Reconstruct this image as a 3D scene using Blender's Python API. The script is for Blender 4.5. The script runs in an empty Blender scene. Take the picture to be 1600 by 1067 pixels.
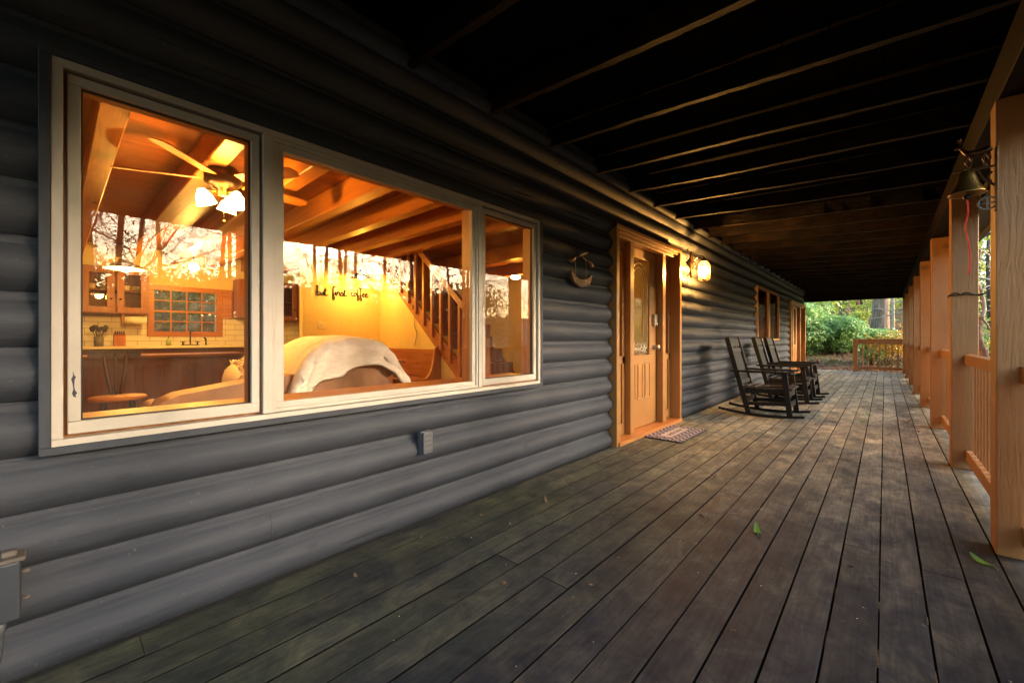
import bpy, bmesh, math, random
import numpy as np
from mathutils import Vector, Matrix, Euler
R = math.radians
random.seed(7)
C = bpy.context.scene.collection
# ---------------------------------------------------------------- camera, world, sun, exposure
F_PX, U0, HORIZON, EYE = 645.0, 582.3, 528.0, 1.05
cam_d = bpy.data.cameras.new('camera'); cam = bpy.data.objects.new('camera', cam_d); C.objects.link(cam)
cam.location = (0, 0, EYE)
cam.rotation_euler = (R(90), 0, math.atan(U0 / F_PX))
cam_d.sensor_width = 36; cam_d.lens = 36 * F_PX / 1600
cam_d.shift_y = -(533.5 - HORIZON) / 1600
cam_d.clip_start = 0.02; cam_d.clip_end = 600
bpy.context.scene.camera = cam
sc = bpy.context.scene
sc.view_settings.view_transform = 'Standard'; sc.view_settings.look = 'None'
sc.view_settings.exposure = 3.25; sc.view_settings.gamma = 1
SUN_EL, SUN_AZ = 15.0, 24.0          # azimuth measured from +X towards +Y
w = bpy.data.worlds.new('World'); sc.world = w; w.use_nodes = True
nt = w.node_tree; nt.nodes.clear()
sky = nt.nodes.new('ShaderNodeTexSky'); sky.sky_type = 'NISHITA'; sky.sun_disc = False
sky.sun_elevation = R(SUN_EL); sky.sun_rotation = R(90 - SUN_AZ); sky.air_density = 1.2; sky.dust_density = 3.0; sky.ozone_density = 1.5
bg = nt.nodes.new('ShaderNodeBackground'); bg.inputs[1].default_value = 0.14
wo = nt.nodes.new('ShaderNodeOutputWorld')
nt.links.new(sky.outputs[0], bg.inputs[0]); nt.links.new(bg.outputs[0], wo.inputs[0])
sd = bpy.data.lights.new('sun', 'SUN'); sd.energy = 0.9; sd.angle = R(10); sd.color = (1.0, 0.77, 0.60)
sun = bpy.data.objects.new('sun', sd); C.objects.link(sun)
_d = Vector((math.cos(R(SUN_EL)) * math.cos(R(SUN_AZ)), math.cos(R(SUN_EL)) * math.sin(R(SUN_AZ)), math.sin(R(SUN_EL))))
sun.rotation_euler = _d.to_track_quat('Z', 'Y').to_euler()
sc.cycles.use_denoising = True
sc.cycles.max_bounces = 8; sc.cycles.diffuse_bounces = 4; sc.cycles.glossy_bounces = 4
sc.cycles.transparent_max_bounces = 16; sc.cycles.transmission_bounces = 6
sc.cycles.sample_clamp_indirect = 6.0; sc.cycles.caustics_reflective = False; sc.cycles.caustics_refractive = False

# ---------------------------------------------------------------- mesh helpers
class MB:
    def __init__(s): s.v = []; s.f = []; s.sm = []
    def add(s, vs, fs, smooth=False):
        o = len(s.v); s.v += [tuple(p) for p in vs]
        for f in fs: s.f.append([o + i for i in f]); s.sm.append(smooth)
        return s
    def box(s, x0, x1, y0, y1, z0, z1):
        vs = [(x, y, z) for x in (x0, x1) for y in (y0, y1) for z in (z0, z1)]
        return s.add(vs, [(0,1,3,2),(4,6,7,5),(0,4,5,1),(2,3,7,6),(0,2,6,4),(1,5,7,3)])
    def obox(s, c, d, rot=(0,0,0)):
        M = Euler(rot).to_matrix(); c = Vector(c)
        vs = [c + M @ Vector((x*d[0]/2, y*d[1]/2, z*d[2]/2)) for x in (-1,1) for y in (-1,1) for z in (-1,1)]
        return s.add(vs, [(0,1,3,2),(4,6,7,5),(0,4,5,1),(2,3,7,6),(0,2,6,4),(1,5,7,3)])
    def beam(s, a, b, wd, ht, up=(0,0,1)):
        a, b = Vector(a), Vector(b); d = (b-a).normalized(); u = Vector(up)
        sd = d.cross(u).normalized(); u = sd.cross(d).normalized()
        vs = [p + sd*i*wd/2 + u*j*ht/2 for p in (a,b) for i in (-1,1) for j in (-1,1)]
        return s.add(vs, [(0,1,3,2),(4,6,7,5),(0,4,5,1),(2,3,7,6),(0,2,6,4),(1,5,7,3)])
    def tube(s, pts, rad, n=8, caps=True, smooth=True):
        pts = [Vector(p) for p in pts]; m = len(pts)
        if not hasattr(rad, '__len__'): rad = [rad]*m
        t0 = (pts[1]-pts[0]).normalized()
        a = t0.orthogonal().normalized(); vs = []
        for i, p in enumerate(pts):
            t = ((pts[min(i+1,m-1)]-pts[max(i-1,0)])).normalized()
            a = (a - t*a.dot(t))
            a = a.normalized() if a.length > 1e-6 else t.orthogonal().normalized()
            b = t.cross(a)
            for k in range(n):
                g = 2*math.pi*k/n
                vs.append(p + (a*math.cos(g) + b*math.sin(g))*rad[i])
        fs = [(i*n+k, i*n+(k+1)%n, (i+1)*n+(k+1)%n, (i+1)*n+k) for i in range(m-1) for k in range(n)]
        if caps: fs += [tuple(range(n-1,-1,-1)), tuple(range((m-1)*n, m*n))]
        return s.add(vs, fs, smooth)
    def lathe(s, prof, c=(0,0,0), n=24, smooth=True, rot=None):
        M = Euler(rot).to_matrix() if rot else Matrix.Identity(3); c = Vector(c); vs = []
        for r, z in prof:
            for k in range(n):
                g = 2*math.pi*k/n; vs.append(c + M @ Vector((max(r,1e-4)*math.cos(g), max(r,1e-4)*math.sin(g), z)))
        m = len(prof)
        fs = [(i*n+k, i*n+(k+1)%n, (i+1)*n+(k+1)%n, (i+1)*n+k) for i in range(m-1) for k in range(n)]
        return s.add(vs, fs, smooth)
    def prism(s, poly, axis, a, b, smooth=False):
        def P(u, v, t):
            return {'x': (t,u,v), 'y': (u,t,v), 'z': (u,v,t)}[axis]
        n = len(poly); vs = [P(u,v,a) for u,v in poly] + [P(u,v,b) for u,v in poly]
        s.add(vs, [tuple(range(n)), tuple(range(2*n-1,n-1,-1))])
        return s.add(vs, [(k,(k+1)%n,n+(k+1)%n,n+k) for k in range(n)], smooth)
    def sphere(s, c, r, n=12, sc_=(1,1,1)):
        prof = [(math.sin(math.pi*i/n), -math.cos(math.pi*i/n)) for i in range(n+1)]
        c = Vector(c); vs = []; k2 = n*2
        for pr, pz in prof:
            for k in range(k2):
                g = 2*math.pi*k/k2
                vs.append((c.x + r*sc_[0]*max(pr,1e-4)*math.cos(g), c.y + r*sc_[1]*max(pr,1e-4)*math.sin(g), c.z + r*sc_[2]*pz))
        fs = [(i*k2+k, i*k2+(k+1)%k2, (i+1)*k2+(k+1)%k2, (i+1)*k2+k) for i in range(n) for k in range(k2)]
        return s.add(vs, fs, True)
    def build(s, name, mat, parent=None, off=None, bev=0, seg=1, label=None, sub=0):
        off = Vector(off) if off is not None else (parent_off(parent) if parent else Vector((0,0,0)))
        me = bpy.data.meshes.new(name)
        me.from_pydata([tuple(Vector(p)-off) for p in s.v], [], s.f)
        me.polygons.foreach_set('use_smooth', s.sm)
        bm = bmesh.new(); bm.from_mesh(me); bmesh.ops.recalc_face_normals(bm, faces=bm.faces); bm.to_mesh(me); bm.free()
        o = bpy.data.objects.new(name, me); C.objects.link(o)
        if mat: me.materials.append(mat)
        if parent: o.parent = parent
        else: o.location = off
        if bev:
            m = o.modifiers.new('edge', 'BEVEL'); m.width = bev; m.segments = seg; m.limit_method = 'ANGLE'; m.angle_limit = R(40)
        if sub:
            m = o.modifiers.new('sub', 'SUBSURF'); m.levels = sub; m.render_levels = sub
        if label: o['label'] = label
        return o
OFF = {}
def parent_off(p):
    return Vector(OFF.get(p.name, (0,0,0)))
def thing(name, label, cat, loc=(0,0,0), group=None):
    o = bpy.data.objects.new(name, None); C.objects.link(o); o.location = loc
    o.empty_display_size = .1
    o['label'] = label; o['category'] = cat
    if group: o['group'] = group
    OFF[o.name] = tuple(loc)
    return o
def sub(o, parent):           # register a part so that its sub-parts share the thing's offset
    OFF[o.name] = tuple(parent_off(parent)); return o
def part(mb, name, mat, parent, **k):
    o = mb.build(name, mat, parent, **k); return sub(o, parent)
def tag(o, label, cat, group=None):
    o['label'] = label; o['category'] = cat
    if group: o['group'] = group
    return o
def struct(o): o['kind'] = 'structure'; return o
def copy_tree(o, parent=None):
    c = o.copy(); C.objects.link(c); c.parent = parent
    for ch in list(o.children): copy_tree(ch, c)
    return c
def bezier(pts, n=6):          # smooth a polyline (Catmull-Rom)
    P = [Vector(p) for p in pts]; out = []
    for i in range(len(P)-1):
        p0, p1, p2, p3 = P[max(i-1,0)], P[i], P[i+1], P[min(i+2,len(P)-1)]
        for k in range(n):
            t = k/n
            out.append(0.5*((2*p1)+(p2-p0)*t+(2*p0-5*p1+4*p2-p3)*t*t+(3*p1-p0-3*p2+p3)*t**3))
    out.append(P[-1]); return out
def np_mesh(name, V, Q, mat, smooth=False):
    me = bpy.data.meshes.new(name); n = Q.shape[1]
    me.vertices.add(len(V)); me.vertices.foreach_set('co', V.astype(np.float32).ravel())
    me.loops.add(Q.size); me.loops.foreach_set('vertex_index', Q.astype(np.int32).ravel())
    me.polygons.add(len(Q)); me.polygons.foreach_set('loop_start', np.arange(0, Q.size, n, dtype=np.int32))
    me.polygons.foreach_set('use_smooth', np.full(len(Q), smooth))
    me.update(calc_edges=True); me.materials.append(mat)
    return me

# ---------------------------------------------------------------- materials
class Mat:
    def __init__(s, name, rough=.6, metal=0, spec=.5):
        s.m = bpy.data.materials.new(name); s.m.use_nodes = True; s.t = s.m.node_tree; s.t.nodes.clear()
        s.out = s.n('ShaderNodeOutputMaterial'); s.b = s.n('ShaderNodeBsdfPrincipled'); s.l(s.b.outputs[0], s.out.inputs[0])
        s.b.inputs['Roughness'].default_value = rough; s.b.inputs['Metallic'].default_value = metal
        s.b.inputs['Specular IOR Level'].default_value = spec
    def n(s, k, **kw):
        x = s.t.nodes.new(k)
        for a, v in kw.items(): setattr(x, a, v)
        return x
    def l(s, a, b): s.t.links.new(a, b)
    def coord(s, scale=(1,1,1), rnd=True, obj=True):
        tc = s.n('ShaderNodeTexCoord'); v = tc.outputs['Object']
        if rnd:
            oi = s.n('ShaderNodeObjectInfo'); mm = s.n('ShaderNodeMath', operation='MULTIPLY'); mm.inputs[1].default_value = 37.0
            s.l(oi.outputs['Random'], mm.inputs[0]); ad = s.n('ShaderNodeVectorMath', operation='ADD')
            s.l(v, ad.inputs[0]); s.l(mm.outputs[0], ad.inputs[1]); v = ad.outputs[0]
        mp = s.n('ShaderNodeMapping'); mp.inputs['Scale'].default_value = scale; s.l(v, mp.inputs['Vector'])
        return mp.outputs[0]
    def noise(s, vec, sc_=5, det=4, rough=.55, dist=0):
        x = s.n('ShaderNodeTexNoise'); x.inputs['Scale'].default_value = sc_; x.inputs['Detail'].default_value = det
        x.inputs['Roughness'].default_value = rough; x.inputs['Distortion'].default_value = dist
        if vec is not None: s.l(vec, x.inputs['Vector'])
        return x.outputs['Fac']
    def ramp(s, fac, stops):
        r = s.n('ShaderNodeValToRGB'); el = r.color_ramp.elements
        while len(el) < len(stops): el.new(.5)
        for e, (p, c) in zip(el, stops): e.position = p; e.color = (*c, 1) if len(c) == 3 else c
        s.l(fac, r.inputs[0]); return r.outputs[0]
    def mix(s, fac, a, b, blend='MIX'):
        x = s.n('ShaderNodeMix', data_type='RGBA', blend_type=blend)
        for i, v in ((0, fac), (6, a), (7, b)):
            if isinstance(v, (int, float)): x.inputs[i].default_value = v
            elif isinstance(v, tuple): x.inputs[i].default_value = (*v, 1)
            else: s.l(v, x.inputs[i])
        return x.outputs[2]
    def math(s, op, a, b=None, c=None):
        x = s.n('ShaderNodeMath', operation=op)
        for i, v in enumerate((a, b, c)):
            if v is None: continue
            if isinstance(v, (int, float)): x.inputs[i].default_value = v
            else: s.l(v, x.inputs[i])
        return x.outputs[0]
    def bump(s, h, strength=.3, dist=.01, prev=None):
        b = s.n('ShaderNodeBump'); b.inputs['Strength'].default_value = strength; b.inputs['Distance'].default_value = dist
        s.l(h, b.inputs['Height'])
        if prev is not None: s.l(prev, b.inputs['Normal'])
        s.l(b.outputs[0], s.b.inputs['Normal']); return b.outputs[0]
    def col(s, c):
        if isinstance(c, tuple): s.b.inputs['Base Color'].default_value = (*c, 1)
        else: s.l(c, s.b.inputs['Base Color'])
        return s
def plain(name, c, rough=.6, metal=0, var=.12, nsc=8, bump=.15, spec=.5):
    M = Mat(name, rough, metal, spec); v = M.coord()
    n = M.noise(v, nsc, 5)
    M.col(M.ramp(n, [(.3, tuple(x*(1-var) for x in c)), (.7, tuple(min(x*(1+var),1) for x in c))]))
    if bump: M.bump(M.noise(v, nsc*8, 3), bump, .002)
    return M.m
def wood(name, c1, c2, axis='x', sc_=1.0, rough=.5, bump=.2, knots=False, dark=None):
    M = Mat(name, rough); k = {'x': (.06,1,1), 'y': (1,.06,1), 'z': (1,1,.06)}[axis]
    v = M.coord(tuple(a*sc_ for a in k)); n1 = M.noise(v, 28, 6, .6, 1.2); n2 = M.noise(v, 5, 3, .5, .4)
    f = M.math('ADD', M.math('MULTIPLY', n1, .6), M.math('MULTIPLY', n2, .4))
    c = M.ramp(f, [(.36, c2), (.62, c1)])
    if knots:
        k2 = {'x': (.35,1,1), 'y': (1,.35,1), 'z': (1,1,.35)}[axis]
        vo = M.n('ShaderNodeTexVoronoi'); vo.inputs['Scale'].default_value = 3.2; M.l(M.coord(tuple(a*sc_ for a in k2)), vo.inputs['Vector'])
        kf = M.ramp(vo.outputs['Distance'], [(.03, (1,1,1)), (.075, (0,0,0))])
        c = M.mix(kf, c, dark or tuple(x*.35 for x in c2))
    M.col(c); M.bump(n1, bump, .003); return M.m
def emit(name, c, s):
    m = bpy.data.materials.new(name); m.use_nodes = True; t = m.node_tree; t.nodes.clear()
    o = t.nodes.new('ShaderNodeOutputMaterial'); e = t.nodes.new('ShaderNodeEmission'); e.inputs[0].default_value = (*c,1); e.inputs[1].default_value = s
    t.links.new(e.outputs[0], o.inputs[0]); return m
def glass(name, dirt=.03, tint=(1,1,1), gain=1.0, wave=0.0, dirt_col=(.5,.45,.38), base=.045):
    M = Mat(name); t = M.t; t.nodes.remove(M.b)
    v = M.coord(rnd=False)
    lw = M.n('ShaderNodeLayerWeight'); lw.inputs['Blend'].default_value = .5
    p5 = M.math('POWER', lw.outputs['Facing'], 4.0)
    fr = M.math('MULTIPLY', M.math('ADD', M.math('MULTIPLY', p5, .9), base), gain)
    tr = M.n('ShaderNodeBsdfTransparent'); tr.inputs[0].default_value = (*tint, 1)
    gl = M.n('ShaderNodeBsdfGlossy'); gl.inputs['Roughness'].default_value = 0.0
    if wave:
        b = M.n('ShaderNodeBump'); b.inputs['Strength'].default_value = wave; b.inputs['Distance'].default_value = .01
        M.l(M.noise(v, 2.2, 2), b.inputs['Height']); M.l(b.outputs[0], gl.inputs['Normal'])
    m1 = M.n('ShaderNodeMixShader'); M.l(fr, m1.inputs[0]); M.l(tr.outputs[0], m1.inputs[1]); M.l(gl.outputs[0], m1.inputs[2])
    df = M.n('ShaderNodeBsdfDiffuse'); df.inputs[0].default_value = (*dirt_col, 1)
    tl = M.n('ShaderNodeBsdfTranslucent'); tl.inputs[0].default_value = (*dirt_col, 1)
    dm = M.n('ShaderNodeMixShader'); dm.inputs[0].default_value = .5; M.l(df.outputs[0], dm.inputs[1]); M.l(tl.outputs[0], dm.inputs[2])
    n = M.noise(v, 6, 8, .75); n2 = M.noise(v, 60, 3, .7)
    dd = M.ramp(n, [(.42, (0,0,0)), (.75, (1,1,1))])
    dsp = M.ramp(n2, [(.66, (0,0,0)), (.72, (1,1,1))])
    fac = M.math('ADD', M.math('ADD', M.math('MULTIPLY', dd, dirt*2.2), dirt*.5), M.math('MULTIPLY', dsp, dirt*1.6))
    m2 = M.n('ShaderNodeMixShader'); M.l(fac, m2.inputs[0]); M.l(m1.outputs[0], m2.inputs[1]); M.l(dm.outputs[0], m2.inputs[2])
    M.l(m2.outputs[0], M.out.inputs[0]); return M.m
def leaf(name, c1, c2, rough=.45):
    M = Mat(name, rough); g = M.n('ShaderNodeNewGeometry'); v = M.coord(rnd=False)
    f = M.math('ADD', M.math('MULTIPLY', g.outputs['Random Per Island'], .6), M.math('MULTIPLY', M.noise(v, 1.3, 2), .4))
    M.col(M.ramp(f, [(.25, c1), (.75, c2)]))
    tl = M.n('ShaderNodeBsdfTranslucent'); M.l(M.ramp(f, [(.25, tuple(x*1.2 for x in c1)), (.75, tuple(x*1.3 for x in c2))]), tl.inputs[0])
    mx = M.n('ShaderNodeMixShader'); mx.inputs[0].default_value = .35
    M.l(M.b.outputs[0], mx.inputs[1]); M.l(tl.outputs[0], mx.inputs[2]); M.l(mx.outputs[0], M.out.inputs[0]); return M.m

def make_siding():
    M = Mat('log_paint', .62, 0, .22); v = M.coord((1,.10,1), rnd=False); vu = M.coord(rnd=False)
    n1 = M.noise(v, 34, 7, .65, 1.0); n2 = M.noise(vu, 1.6, 5, .6); n3 = M.noise(M.coord((1,.25,1), rnd=False), 9, 5, .6)
    c = M.ramp(n2, [(.3, (.037,.042,.053)), (.7, (.051,.057,.070))])
    c = M.mix(1.0, c, M.ramp(n3, [(.3, (.92,.92,.93)), (.7, (1.07,1.07,1.06))]), 'MULTIPLY')
    c = M.mix(1.0, c, M.ramp(n1, [(.32, (.86,.86,.88)), (.68, (1.10,1.10,1.08))]), 'MULTIPLY')
    def knots(sc_, seed):
        mp = M.n('ShaderNodeMapping'); mp.inputs['Scale'].default_value = (0, .8, 1.7); mp.inputs['Location'].default_value = (0, seed, seed*.37)
        tc = M.n('ShaderNodeTexCoord'); M.l(tc.outputs['Object'], mp.inputs['Vector'])
        vo = M.n('ShaderNodeTexVoronoi'); vo.inputs['Scale'].default_value = sc_; M.l(mp.outputs[0], vo.inputs['Vector'])
        return M.math('ADD', vo.outputs['Distance'], M.math('MULTIPLY', M.math('SUBTRACT', n1, .5), .06))
    kd = knots(3.4, 1.3)
    kn = M.ramp(kd, [(.0, (.9,.9,.9)), (.035, (.3,.3,.3)), (.05, (1,1,1)), (.066, (.15,.15,.15)), (.078, (.4,.4,.4)), (.10, (0,0,0))])
    c = M.mix(M.math('MULTIPLY', kn, .75), c, (.014,.015,.019))
    kd2 = knots(11, 5.1); k2 = M.ramp(kd2, [(.02, (1,1,1)), (.05, (0,0,0))])
    c = M.mix(M.math('MULTIPLY', k2, .6), c, (.016,.017,.02))
    ck = M.ramp(M.noise(M.coord((1,.022,1), rnd=False), 70, 3, .5), [(.70, (0,0,0)), (.73, (1,1,1))])
    c = M.mix(M.math('MULTIPLY', ck, .6), c, (.012,.013,.016))
    sp = M.ramp(M.noise(vu, 70, 2, .5), [(.72, (0,0,0)), (.76, (1,1,1))])
    c = M.mix(M.math('MULTIPLY', sp, .35), c, (.2,.2,.2)); M.col(c)
    b = M.bump(n1, .6, .004); b = M.bump(kn, .6, .005, b); b = M.bump(n3, .2, .008, b); M.bump(M.noise(vu, 120, 3), .3, .0015, b)
    return M.m
def make_deck():
    M = Mat('deck_stain', .65, 0, .12); tc = M.n('ShaderNodeTexCoord')
    at = M.n('ShaderNodeAttribute'); at.attribute_name = 'rnd'
    cb = M.n('ShaderNodeCombineXYZ'); M.l(M.math('MULTIPLY', at.outputs['Fac'], 9.0), cb.inputs[1]); M.l(M.math('MULTIPLY', at.outputs['Fac'], 5.0), cb.inputs[2])
    ad = M.n('ShaderNodeVectorMath', operation='ADD'); M.l(tc.outputs['Object'], ad.inputs[0]); M.l(cb.outputs[0], ad.inputs[1])
    def mp(vec, s_):
        x = M.n('ShaderNodeMapping'); x.inputs['Scale'].default_value = s_; M.l(vec, x.inputs['Vector']); return x.outputs[0]
    w_ = tc.outputs['Object']; pb = ad.outputs[0]
    big = M.noise(mp(w_, (1,.6,1)), 1.1, 5, .6)
    med = M.noise(mp(pb, (1,.45,1)), 5.5, 7, .68, .6)
    fine = M.noise(mp(pb, (1,.05,1)), 80, 4, .6)
    base = M.ramp(med, [(.36, (.019,.023,.033)), (.50, (.034,.036,.041)), (.64, (.058,.056,.050))])
    sx = M.n('ShaderNodeSeparateXYZ'); M.l(w_, sx.inputs[0])
    nearwall = M.ramp(M.math('ADD', sx.outputs[0], M.math('MULTIPLY', big, .9)), [(0.0, (1,1,1)), (.0, (0,0,0))])
    g = M.math('SUBTRACT', 0.0, M.math('ADD', sx.outputs[0], M.math('MULTIPLY', M.math('SUBTRACT', big, .5), 1.6)))
    g = M.ramp(M.math('SUBTRACT', g, .6), [(.1, (0,0,0)), (.9, (1,1,1))])
    alg = M.ramp(M.noise(mp(w_, (1,.7,1)), 2.4, 6, .7), [(.36, (0,0,0)), (.62, (1,1,1))])
    c = M.mix(M.math('MULTIPLY', M.math('MULTIPLY', g, alg), .8), base, (.075,.082,.052))
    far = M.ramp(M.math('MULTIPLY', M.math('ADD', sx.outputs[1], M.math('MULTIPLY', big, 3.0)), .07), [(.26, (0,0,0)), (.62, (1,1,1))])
    c = M.mix(M.math('MULTIPLY', far, .75), c, M.ramp(med, [(.38, (.25,.235,.185)), (.62, (.55,.50,.38))]))  # far boards painted lighter, standing in for lamp and sky light on them
    c = M.mix(1.0, c, M.ramp(M.math('FRACT', M.math('MULTIPLY', at.outputs['Fac'], 7.3)), [(0, (.82,.82,.82)), (1, (1.12,1.12,1.12))]), 'MULTIPLY')
    c = M.mix(1.0, c, M.ramp(fine, [(.34, (.78,.78,.79)), (.66, (1.16,1.16,1.15))]), 'MULTIPLY')
    pt = M.ramp(M.noise(mp(w_, (1,.75,1)), 7.5, 7, .72, .8), [(.38, (.64,.68,.76)), (.52, (1,1,1)), (.64, (1.42,1.38,1.24))])
    c = M.mix(1.0, c, pt, 'MULTIPLY')
    sp = M.ramp(M.noise(mp(w_, (1,1,1)), 75, 3, .6), [(.735, (0,0,0)), (.77, (1,1,1))])
    c = M.mix(M.math('MULTIPLY', sp, .55), c, (.26,.25,.20)); M.col(c)
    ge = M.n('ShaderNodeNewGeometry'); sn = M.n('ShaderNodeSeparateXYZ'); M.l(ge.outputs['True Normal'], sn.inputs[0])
    c = M.mix(M.math('LESS_THAN', sn.outputs[2], .85), c, (.006,.006,.006)); M.col(c)  # shade of the gaps painted in: board sides coloured near black
    M.l(M.ramp(med, [(.3, (.55,.55,.55)), (.7, (.75,.75,.75))]), M.b.inputs['Roughness'])
    b = M.bump(fine, .35, .002); M.bump(med, .25, .004, b); return M.m
def make_mat_rug():
    M = Mat('mat_weave', .9); tc = M.n('ShaderNodeTexCoord'); s = M.n('ShaderNodeSeparateXYZ'); M.l(tc.outputs['Object'], s.inputs[0])
    zz = M.math('PINGPONG', M.math('MULTIPLY', s.outputs[0], 1.0), .040)
    k = M.math('FRACT', M.math('MULTIPLY', M.math('ADD', s.outputs[1], M.math('MULTIPLY', zz, 1.6)), 10.5))
    c = M.ramp(k, [(0, (.025,.02,.03)), (.32, (.025,.02,.03)), (.35, (.42,.36,.40)), (.62, (.42,.36,.40)), (.65, (.10,.09,.14)), (.80, (.10,.09,.14)), (.83, (.25,.21,.25)), (1, (.25,.21,.25))])
    c = M.mix(1.0, c, M.ramp(M.noise(tc.outputs['Object'], 300, 2), [(.3, (.75,.75,.75)), (.7, (1.15,1.15,1.15))]), 'MULTIPLY')
    M.col(c); M.bump(M.noise(tc.outputs['Object'], 400, 2), .6, .003); return M.m
def make_tan():
    M = Mat('tan_paint', .5); v = M.coord((1,1,.10)); vu = M.coord()
    n = M.noise(v, 34, 6, .65, 1.4); n2 = M.noise(vu, 3, 4)
    c = M.ramp(n2, [(.3, (.34,.150,.044)), (.7, (.42,.19,.060))])
    vo = M.n('ShaderNodeTexVoronoi'); vo.inputs['Scale'].default_value = 3.6; M.l(M.coord((.4,.4,.6)), vo.inputs['Vector'])
    kn = M.ramp(M.math('ADD', vo.outputs['Distance'], M.math('MULTIPLY', M.noise(vu, 40, 3), .05)), [(.075, (1,1,1)), (.115, (0,0,0))])
    c = M.mix(M.math('MULTIPLY', kn, .6), c, (.10,.045,.02))
    c = M.mix(M.ramp(n, [(.28, (.5,.5,.5)), (.38, (0,0,0))]), c, (.16,.07,.03))
    M.col(c); b = M.bump(n, .8, .009); b = M.bump(kn, .4, .004, b); M.bump(M.noise(vu, 90, 3), .3, .002, b); return M.m
def make_bark(name, c1, c2, sc_=1):
    M = Mat(name, .9); v = M.coord((1,1,.16)); n = M.noise(v, 14*sc_, 6, .65, .8)
    M.col(M.ramp(n, [(.35, c1), (.65, c2)])); M.bump(n, .9, .03); return M.m
def make_tile():
    M = Mat('subway_tile', .25); tc = M.n('ShaderNodeTexCoord'); sx = M.n('ShaderNodeSeparateXYZ'); M.l(tc.outputs['Object'], sx.inputs[0])
    cb = M.n('ShaderNodeCombineXYZ'); M.l(sx.outputs[1], cb.inputs[0]); M.l(sx.outputs[2], cb.inputs[1])
    br = M.n('ShaderNodeTexBrick'); br.inputs['Scale'].default_value = 1; br.inputs['Brick Width'].default_value = .30; br.inputs['Row Height'].default_value = .10
    br.inputs['Mortar Size'].default_value = .004; br.inputs['Color1'].default_value = (.78,.74,.66,1); br.inputs['Color2'].default_value = (.74,.70,.62,1); br.inputs['Mortar'].default_value = (.35,.30,.24,1)
    M.l(cb.outputs[0], br.inputs['Vector']); M.col(br.outputs['Color']); return M.m
def make_ground():
    M = Mat('leaf_litter', .95); v = M.coord(rnd=False); n = M.noise(v, .5, 6, .65); n2 = M.noise(v, 14, 5, .7)
    a = M.ramp(n2, [(.3, (.045,.026,.014)), (.5, (.12,.065,.032)), (.72, (.22,.14,.08))])
    b = M.ramp(n2, [(.3, (.03,.05,.012)), (.7, (.10,.15,.03))])
    M.col(M.mix(M.ramp(n, [(.5, (0,0,0)), (.6, (1,1,1))]), a, b)); M.bump(n2, .9, .06); return M.m
def make_planks(name, c1, c2, pitch=.09):    # ceiling boards running along Y
    M = Mat(name, .5); tc = M.n('ShaderNodeTexCoord'); sx = M.n('ShaderNodeSeparateXYZ'); M.l(tc.outputs['Object'], sx.inputs[0])
    q = M.math('DIVIDE', sx.outputs[0], pitch); fr = M.math('FRACT', q); idx = M.math('FLOOR', q)
    cb = M.n('ShaderNodeCombineXYZ'); M.l(M.math('MULTIPLY', sx.outputs[0], 1.0), cb.inputs[0]); M.l(M.math('ADD', M.math('MULTIPLY', sx.outputs[1], .07), M.math('MULTIPLY', idx, 3.1)), cb.inputs[1])
    n = M.noise(cb.outputs[0], 30, 5, .6, .8)
    c = M.ramp(n, [(.35, c2), (.65, c1)])
    gr = M.ramp(fr, [(0, (1,1,1)), (.07, (0,0,0))])
    M.col(M.mix(M.math('MULTIPLY', gr, .8), c, tuple(x*.25 for x in c2))); return M.m

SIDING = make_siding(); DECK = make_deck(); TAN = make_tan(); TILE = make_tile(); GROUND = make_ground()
CASING = plain('grey_casing_paint', (.040,.045,.056), .6, spec=.3)
WHITE = plain('cream_window_paint', (.46,.41,.34), .5, var=.10, nsc=5)
GASKET = plain('dark_gasket', (.008,.007,.006), .6, bump=0)
def rafter_mat():
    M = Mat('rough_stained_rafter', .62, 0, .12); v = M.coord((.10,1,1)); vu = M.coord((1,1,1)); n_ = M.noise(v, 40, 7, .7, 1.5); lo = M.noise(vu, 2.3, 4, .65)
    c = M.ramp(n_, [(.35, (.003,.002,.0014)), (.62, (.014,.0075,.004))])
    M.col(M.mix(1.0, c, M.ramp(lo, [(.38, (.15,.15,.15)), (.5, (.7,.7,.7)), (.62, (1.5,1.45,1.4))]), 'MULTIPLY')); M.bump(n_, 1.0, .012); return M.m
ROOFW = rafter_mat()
ROOFB = wood('dark_stained_boards', (.004,.003,.0022), (.002,.0015,.001), 'y', 1, .85, .3); ROOFB.node_tree.nodes['Principled BSDF'].inputs['Specular IOR Level'].default_value = .03
PINE_X = wood('pine_beam_along_x', (.50,.19,.045), (.30,.09,.018), 'x', .8, .42, .15, True, (.08,.025,.008))
PINE_Z = wood('pine_upright', (.52,.21,.05), (.32,.10,.022), 'z', .8, .42, .15, True, (.10,.03,.01))
PINE_Y = wood('pine_along_y', (.55,.23,.06), (.36,.12,.03), 'y', .8, .42, .15, True, (.10,.03,.01))
CEILW = make_planks('pine_ceiling_boards', (.42,.13,.022), (.26,.07,.010))
CABW = wood('cabinet_wood', (.36,.13,.045), (.22,.07,.022), 'z', 1, .4, .1, True)
REDW = wood('island_wood', (.16,.045,.018), (.08,.022,.010), 'z', 1, .45, .1)
DARKW = wood('dark_chair_wood', (.05,.022,.012), (.02,.010,.006), 'z', 1, .45, .1)
PLASTER = plain('cream_plaster', (.76,.60,.28), .7, var=.04, nsc=2, bump=.1)
FLOORW = wood('oak_floor', (.26,.13,.06), (.14,.07,.03), 'x', 1, .35, .1)
COUNTER = plain('pale_counter', (.72,.62,.44), .3, bump=0)
LEATHER = plain('tan_leather', (.27,.115,.035), .5, var=.2, nsc=6)
BLACKP = plain('black_resin_lumber', (.006,.0055,.005), .5, bump=.1, spec=.22)
BLACK = plain('black_iron', (.010,.009,.008), .45, .3, bump=.05)
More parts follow.
